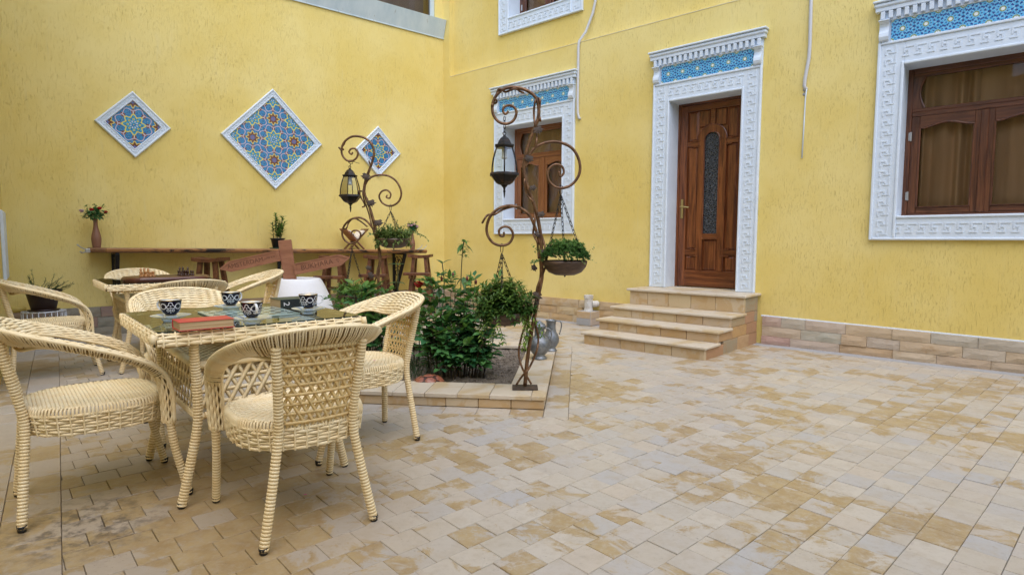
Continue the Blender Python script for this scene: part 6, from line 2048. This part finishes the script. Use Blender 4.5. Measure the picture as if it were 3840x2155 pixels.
# silver clamp on the left end and two hooks on the right end
cl = thing('opener_fitting', 'silver jaw shaped metal fitting on the left end of the long shelf', 'fitting', pA(SS0 - .01, -.27, shelf_z(SS0) - .03), RZA)
cl.scale = (.62, .62, .62)
b = MB(); b.bbox(-.065, .02, -.05, .05, -.045, .035, .01); b.tube([(-.05, -.03, .02), (-.12, -.03, .055), (-.19, -.03, .11)], .010, 7); b.tube([(-.05, .03, .02), (-.12, .03, .055), (-.175, .03, .12)], .010, 7)
b.tube([(-.05, 0, -.03), (-.10, 0, -.045), (-.145, -.02, -.02)], .014, 7); b.tube([(-.06, .02, -.035), (-.11, .02, -.05), (-.13, .02, -.045)], .012, 7); b.build('jaw', M_silver, cl, smooth=False)
for k, s in enumerate((-.74, -.655)):
    h = MB(); h.tube(crom([(0, 0, 0), (.02, 0, .012), (.05, 0, .03), (.075, 0, .05), (.085, 0, .075), (.08, 0, .085)], 4), [.009 - .0003 * i for i in range(21)], 7); h.lathe([(.018, 0), (.016, .008), (.004, .012)], 10)
    o = h.build('silver_horn', M_silver, None, smooth=True, loc=pA(s, -.32, shelf_z(s) + .001), rot=(0, 0, RZA)); tag(o, ('left' if k == 0 else 'right') + ' one of two small curved silver horns at the right end of the shelf', 'ornament', 'silver horns on the shelf')
# vases with flowers
def vase(s, label, h):
    t = thing('wooden_vase', label, 'vase', pA(s, -.25, shelf_z(s) + .001), RZA)
    k = h / .345; pr = [(.042, 0), (.044, .006), (.045, .02), (.050, .07), (.053, .11), (.048, .15), (.036, .20), (.026, .245), (.022, .285), (.023, .32), (.027, .342), (.027, .345), (.018, .345), (.016, .32)]
    b = MB(); b.lathe([(a * k, z * k) for a, z in pr], 24); b.build('body', M_vase, t, smooth=True); return t
def bouquet(s, zb, label, cols, n, seed, R=.095):
    r = random.Random(seed); t = thing('bouquet', label, 'flowers', pA(s, -.25, zb), RZA)
    lf = MB(); st = MB()
    heads = []
    for i in range(n):
        a = 2 * math.pi * i / n + r.uniform(-.2, .2); e = Vector((math.cos(a) * R * r.uniform(.6, 1.15), math.sin(a) * R * .6, .085 + r.uniform(-.035, .05)))
        st.tube([(0, 0, -.06), (e.x * .3, e.y * .3, .02), e], .0022, 4); heads.append(e)
    for i in range(150):
        a = r.uniform(0, 6.28); q = R * r.uniform(.1, 1.0); p = Vector((q * math.cos(a), q * .7 * math.sin(a), .035 + r.uniform(-.02, .07))); lf.leaf(p, Vector((p.x, p.y, r.uniform(-.04, .08))) + rvec(r) * .04, (0, 0, 1), .055, .034, .2, .3, r.random() * .6)
    yl = MB()
    for c_ in ((-R * .75, .14), (.0, .16), (R * .75, .155)):
        for i in range(16): p = Vector((c_[0], 0, c_[1])) + rvec(r) * .022; yl.leaf(p, rvec(r), (0, 0, 1), .024, .016, .2, .2, r.random())
    o = lf.build('foliage', M_roset, t, smooth=True); o['kind'] = 'stuff'; o = yl.build('sprigs', M_young, t, smooth=True); o['kind'] = 'stuff'; st.build('stems', M_stem, t)
    for i, e in enumerate(heads): bloom(t, e, .026, cols[i % len(cols)][0], cols[i % len(cols)][1])
vase(-5.17, 'tall carved brown wooden vase at the left end of the shelf', .345)
bouquet(-5.17, shelf_z(-5.17) + .345, 'bunch of red artificial roses with green leaves in the left vase', [(M_red, 'red rose'), (M_red, 'red rose'), (M_red, 'red rose'), (M_pink, 'pale pink rose')], 6, 3, .115)
vase(-.80, 'carved brown wooden vase at the right end of the shelf behind the hanging bowl', .30)
bouquet(-.80, shelf_z(-.80) + .30, 'bunch of pale pink and lilac artificial roses in the right vase', [(M_cream, 'cream pink rose'), (M_pink, 'lilac rose')], 8, 6, .085)
# pot with bamboo-like plant
s = -3.02
o = MB(); o.lathe([(.105, 0), (.115, .012), (.112, .016), (.095, .010)], 28); o = o.build('saucer', M_saucerg, None, smooth=True, loc=pA(s, -.25, shelf_z(s) + .001)); tag(o, 'dark green plastic saucer under the small black pot on the shelf', 'saucer')
pt = thing('potted_plant', 'small black plastic pot with an upright leafy plant in the middle of the shelf', 'potted plant', pA(s, -.25, shelf_z(s) + .012), RZA)
b = MB(); b.lathe([(.066, 0), (.070, .004), (.094, .128), (.104, .130), (.104, .142), (.097, .142), (.094, .125), (.01, .120)], 28); b.build('pot', M_potb, pt, smooth=True)
f = MB(); stp_ = MB(); r = random.Random(9)
for i in range(14):
    x, y = r.uniform(-.05, .05), r.uniform(-.05, .05); h = r.uniform(.20, .40); top = Vector((x * 1.8 + .02, y * 1.5, .12 + h))
    stp_.tube([(x, y, .11), (x * 1.3, y, .12 + h * .5), top], .0035, 5)
    for k in range(16):
        p = Vector((x, y, .12)).lerp(top, .15 + .85 * k / 16); a = r.uniform(0, 6.28); f.leaf(p, (math.cos(a), math.sin(a), .75), (0, 0, 1), r.uniform(.055, .09), .026, .25, .25, r.random())
stp_.tube([(-.06, 0, .11), (-.062, 0, .36)], .004, 5)
o = f.build('foliage', M_young, pt, smooth=True); o['kind'] = 'stuff'; stp_.build('stems', M_stem, pt)
# folding book rest with an open book
s = -1.83
br = thing('book_rest', 'folding crossed wooden book rest standing on the shelf', 'book rest', pA(s, -.22, shelf_z(s) + .002), RZA)
for sg in (1, -1):
    b = MB(); d = Vector((sg * .70, 0, .71)); w_ = Vector((0, 1, 0)); nrm = d.cross(w_)
    def board(a0, a1, y0, y1):
        c_ = Vector((0, 0, .125))
        vs = [c_ + d * a + w_ * y + nrm * (k * .006) for a in (a0, a1) for y in (y0, y1) for k in (-1, 1)]
        b.add(vs, [(0, 1, 3, 2), (4, 6, 7, 5), (0, 4, 5, 1), (2, 3, 7, 6), (0, 2, 6, 4), (1, 5, 7, 3)])
    board(-.02, .27, -.12, .12)
    board(-.172, -.02, -.12, -.065); board(-.172, -.02, .065, .12)
    b.build('board', M_stool if sg > 0 else M_sign, br)
ob = MB(); c_ = Vector((0, 0, .14))
for sg in (1, -1):
    d = Vector((sg * .70, 0, .71)); nrm = Vector((-sg * .71, 0, .70))
    vs = [c_ + d * a + Vector((0, y, 0)) + nrm * (.009 + k * .02) for a in (0.02, .19) for y in (-.115, .115) for k in (0, 1)]
    ob.add(vs, [(0, 1, 3, 2), (4, 6, 7, 5), (0, 4, 5, 1), (2, 3, 7, 6), (0, 2, 6, 4), (1, 5, 7, 3)])
o = ob.build('open_book', M_page, None, loc=pA(s, -.22, shelf_z(s) + .002), rot=(0, 0, RZA)); tag(o, 'open book with pale pages lying on the crossed wooden rest', 'book')

# ------------------------------------------------------------------ bar stools
def make_stool():
    t = thing('bar_stool', '', 'stool')
    b = MB(); n = 8
    for i in range(n):                                                    # dished seat
        x0, x1 = -.185 + .37 * i / n, -.185 + .37 * (i + 1) / n; z0, z1 = .95 + .020 * (abs(x0) / .185) ** 2, .95 + .020 * (abs(x1) / .185) ** 2
        b.add([(x0, -.13, z0), (x1, -.13, z1), (x1, .13, z1), (x0, .13, z0), (x0, -.13, z0 - .045), (x1, -.13, z1 - .045), (x1, .13, z1 - .045), (x0, .13, z0 - .045)], [(0, 1, 2, 3), (4, 7, 6, 5), (0, 4, 5, 1), (2, 6, 7, 3)] + ([(0, 3, 7, 4)] if i == 0 else []) + ([(1, 5, 6, 2)] if i == n - 1 else []))
    b.build('seat', M_stool, t)
    for sx in (-1, 1):
        for sy in (-1, 1):
            l = MB(); p, q = Vector((sx * .095, sy * .075, .915)), Vector((sx * .185, sy * .165, 0)); hw = .026
            l.add([c + Vector((a * hw, e * hw, 0)) for c in (p, q) for e in (-1, 1) for a in (-1, 1)], [(0, 1, 3, 2), (4, 6, 7, 5), (0, 4, 5, 1), (2, 3, 7, 6), (0, 2, 6, 4), (1, 5, 7, 3)]); l.build('leg', M_stool, t)
    l = MB(); l.bbox(-.235, .195, -.235, -.130, .635, .680, .006); l.build('foot_plank', M_stool, t)
    l = MB(); l.bbox(-.15, .15, .075, .115, .45, .50, .004); l.build('stretcher', M_stool, t)
    for sx in (-1, 1): l = MB(); l.bbox(sx * .135 - .018, sx * .135 + .018, -.23, .10, .58, .633, .004); l.build('stretcher', M_stool, t)
    return t
st0 = make_stool()
for i, (s, y, lab) in enumerate([(-4.0, -.62, 'brown bar stool left of the wooden signpost behind the chess table'), (-2.33, -.60, 'brown bar stool mostly hidden behind the right arm of the signpost'), (-1.63, -.60, 'brown bar stool behind the stem of the farther lamp post'), (-.86, -.60, 'brown bar stool at the right end of the long shelf')]):
    o = st0 if i == 0 else copy_tree(st0); o.location = pA(s, y); o.rotation_euler = (0, 0, RZA - .75); tag(o, lab, 'stool', 'bar stools at the long shelf')

# ------------------------------------------------------------------ clay oven and signpost
ov = thing('clay_oven', 'white plastered clay oven widening to the ground behind the tables', 'oven', (-2.64, 7.40, 0))
b = MB(); pr = [(.44, 0), (.435, .10), (.42, .25), (.39, .38), (.345, .52), (.290, .65), (.262, .705), (.245, .722), (.225, .722), (.215, .70), (.23, .55), (.20, .2)]
vs = []
N = 40
b.lathe(pr, N, closed_top=True)
b.v = [(x * (1 + .02 * noise.noise(Vector((x * 3, y * 3, z * 3)))), y * (1 + .02 * noise.noise(Vector((x * 3, y * 3, z * 3 + 5)))), z + .012 * noise.noise(Vector((x * 5, y * 5, 1)))) for x, y, z in b.v]
b.build('body', M_wash, ov, smooth=True)
sg = thing('signpost', 'brown wooden signpost with two carved arrow boards standing in the white clay oven', 'signpost', (-2.745, 7.38, .68), .02)
TILT = -.10
b = MB(); M = Matrix.Rotation(TILT * -.9, 4, 'Y')
Mp = Matrix.Rotation(-.11, 4, 'Y')
b.bbox(-.078, .078, -.018, .018, -.20, .515, .004, Mp); b.build('post', M_sign, sg)
def arrow(sgn, x0, zc, L, hgt, txt, small, rot, lift):
    M = Mp @ Matrix.Translation((x0, -.0, zc)) @ Matrix.Rotation(rot, 4, 'Y')
    b = MB(); h = hgt / 2; tip = L
    poly = [(0, -h), (L * .82, -h), (tip, 0), (L * .82, h), (0, h)]
    if sgn < 0: poly = [(-x, z) for x, z in poly][::-1]
    y0, y1 = (-.052, -.020) if True else (0, 0)
    b.prism(poly, y0 + .006, y1, M)
    # raised border
    k = .78
    inn = [((x - sgn * L * .45) * .90 + sgn * L * .45 , z * k) for x, z in poly]
    n = len(poly)
    for i in range(n):
        j = (i + 1) % n
        b.prism([inn[i], poly[i], poly[j], inn[j]][::1], y0, y0 + .008, M)
    a = b.build('arrow_board', M_sign, sg)
    def T(s_, size, px): return text_mesh('lettering', s_, size, M_carve, a, M @ MT((px, y0 + .0058, -.002), math.pi / 2), .0008)
    return a, T
a, T = arrow(-1, -.072, .335, .76, .135, '', '', -.115, 0)
T('AMSTERDAM', .078, -.43); T('6098 KM', .036, -.125)
a, T = arrow(1, .082, .145, .70, .140, '', '', -.100, 0)
T('BUKHARA', .088, .285)
Mh = Mp @ Matrix.Translation((.082, 0, .145)) @ Matrix.Rotation(-.100, 4, 'Y')
hb = MB(); hp = []
for i in range(24):
    t_ = 2 * math.pi * i / 24; hp.append((.55 + .0016 * 16 * math.sin(t_) ** 3 * .62, .0016 * (13 * math.cos(t_) - 5 * math.cos(2 * t_) - 2 * math.cos(3 * t_) - math.cos(4 * t_)) ))
hb.tube([Mh @ Vector((x, -.0455, z)) for x, z in hp], .0022, 5, closed=True); hb.build('heart', M_carve, a)

# ------------------------------------------------------------------ dark pot on a wire stand by the left wall
px_ = Vector((-5.22, 6.62, 0))
ws = thing('wire_stand', 'round white wire plant stand under the dark pot by the left wall', 'plant stand', px_)
b = MB(); R = .20
for zz in (.395, .04): b.tube([(R * math.cos(2 * math.pi * i / 36), R * math.sin(2 * math.pi * i / 36), zz) for i in range(36)], .006, 6, closed=True)
for k in range(-3, 4): x = k * .06; hw = math.sqrt(R * R - x * x); b.tube([(x, -hw, .395), (x, hw, .395)], .004, 5); b.tube([(-hw, x, .395), (hw, x, .395)], .004, 5)
b.build('rings', M_steel, ws, smooth=True)
for i in range(22): a_ = 2 * math.pi * i / 22; b = MB(); b.tube([(R * math.cos(a_), R * math.sin(a_), .395), (R * math.cos(a_), R * math.sin(a_), 0)], .0045, 6); b.build('upright', M_steel, ws, smooth=True)
pp = thing('potted_plant', 'big dark brown pot with thin needle leaved plant on a white wire stand', 'potted plant', px_ + Vector((0, 0, .402)), .4); pp.scale = (.66, .66, .66)
b = MB(); b.lathe([(.20, 0), (.225, .010), (.225, .02), (.17, .022), (.175, .03), (.235, .31), (.262, .315), (.272, .335), (.262, .355), (.245, .355), (.23, .32), (.02, .31)], 32); b.build('pot', M_potbr, pp, smooth=True)
f = MB(); r = random.Random(15)
for i in range(26):
    a_ = r.uniform(0, 6.28); d = Vector((math.cos(a_) * .8 + .55, math.sin(a_) * .6 - .1, r.uniform(.25, .95))); p = Vector((math.cos(a_) * .10, math.sin(a_) * .10, .31)); L = r.uniform(.15, .36); pts = [p]
    for k in range(10):
        d = (d + Vector((r.gauss(0, .10), r.gauss(0, .10), .02))).normalized(); p = p + d * L / 10; pts.append(p)
        for q in range(4): f.leaf(p, d * .9 + rvec(r) * .9, rvec(r), .045, .0045, .1, .1, r.random())
    f.a = .2; f.tube(pts, .0022, 4)
o = f.build('foliage', M_grass, pp); o['kind'] = 'stuff'
# short yellow pipe stub on the side wall
b = MB(); q0 = wc0 + wcd * .30; nrm = Vector((.770, .638, 0))
b.tube([q0 + nrm * .0 + Vector((0, 0, .40)), q0 + nrm * .10 + Vector((0, 0, .40)), q0 + nrm * .16 + Vector((0, 0, .39))], .035, 12)
o = b.build('pipe_stub', M_yellowpipe, None, smooth=True); tag(o, 'short yellow painted pipe end sticking out at the far left edge', 'pipe')
# petals lying about
for (x, y, z, lab) in ((-.805, 3.42, .503, 'tiny pink petal on the seat of the right hand chair'), (-.98, 2.73, .002, 'tiny pink petal on the paving under the front chair')):
    b = MB(); b.leaf((0, 0, 0), (1, .3, .1), (0, 0, 1), .018, .012, .2, .1); o = b.build('petal', M_petal, None, loc=(x, y, z)); tag(o, lab, 'petal')
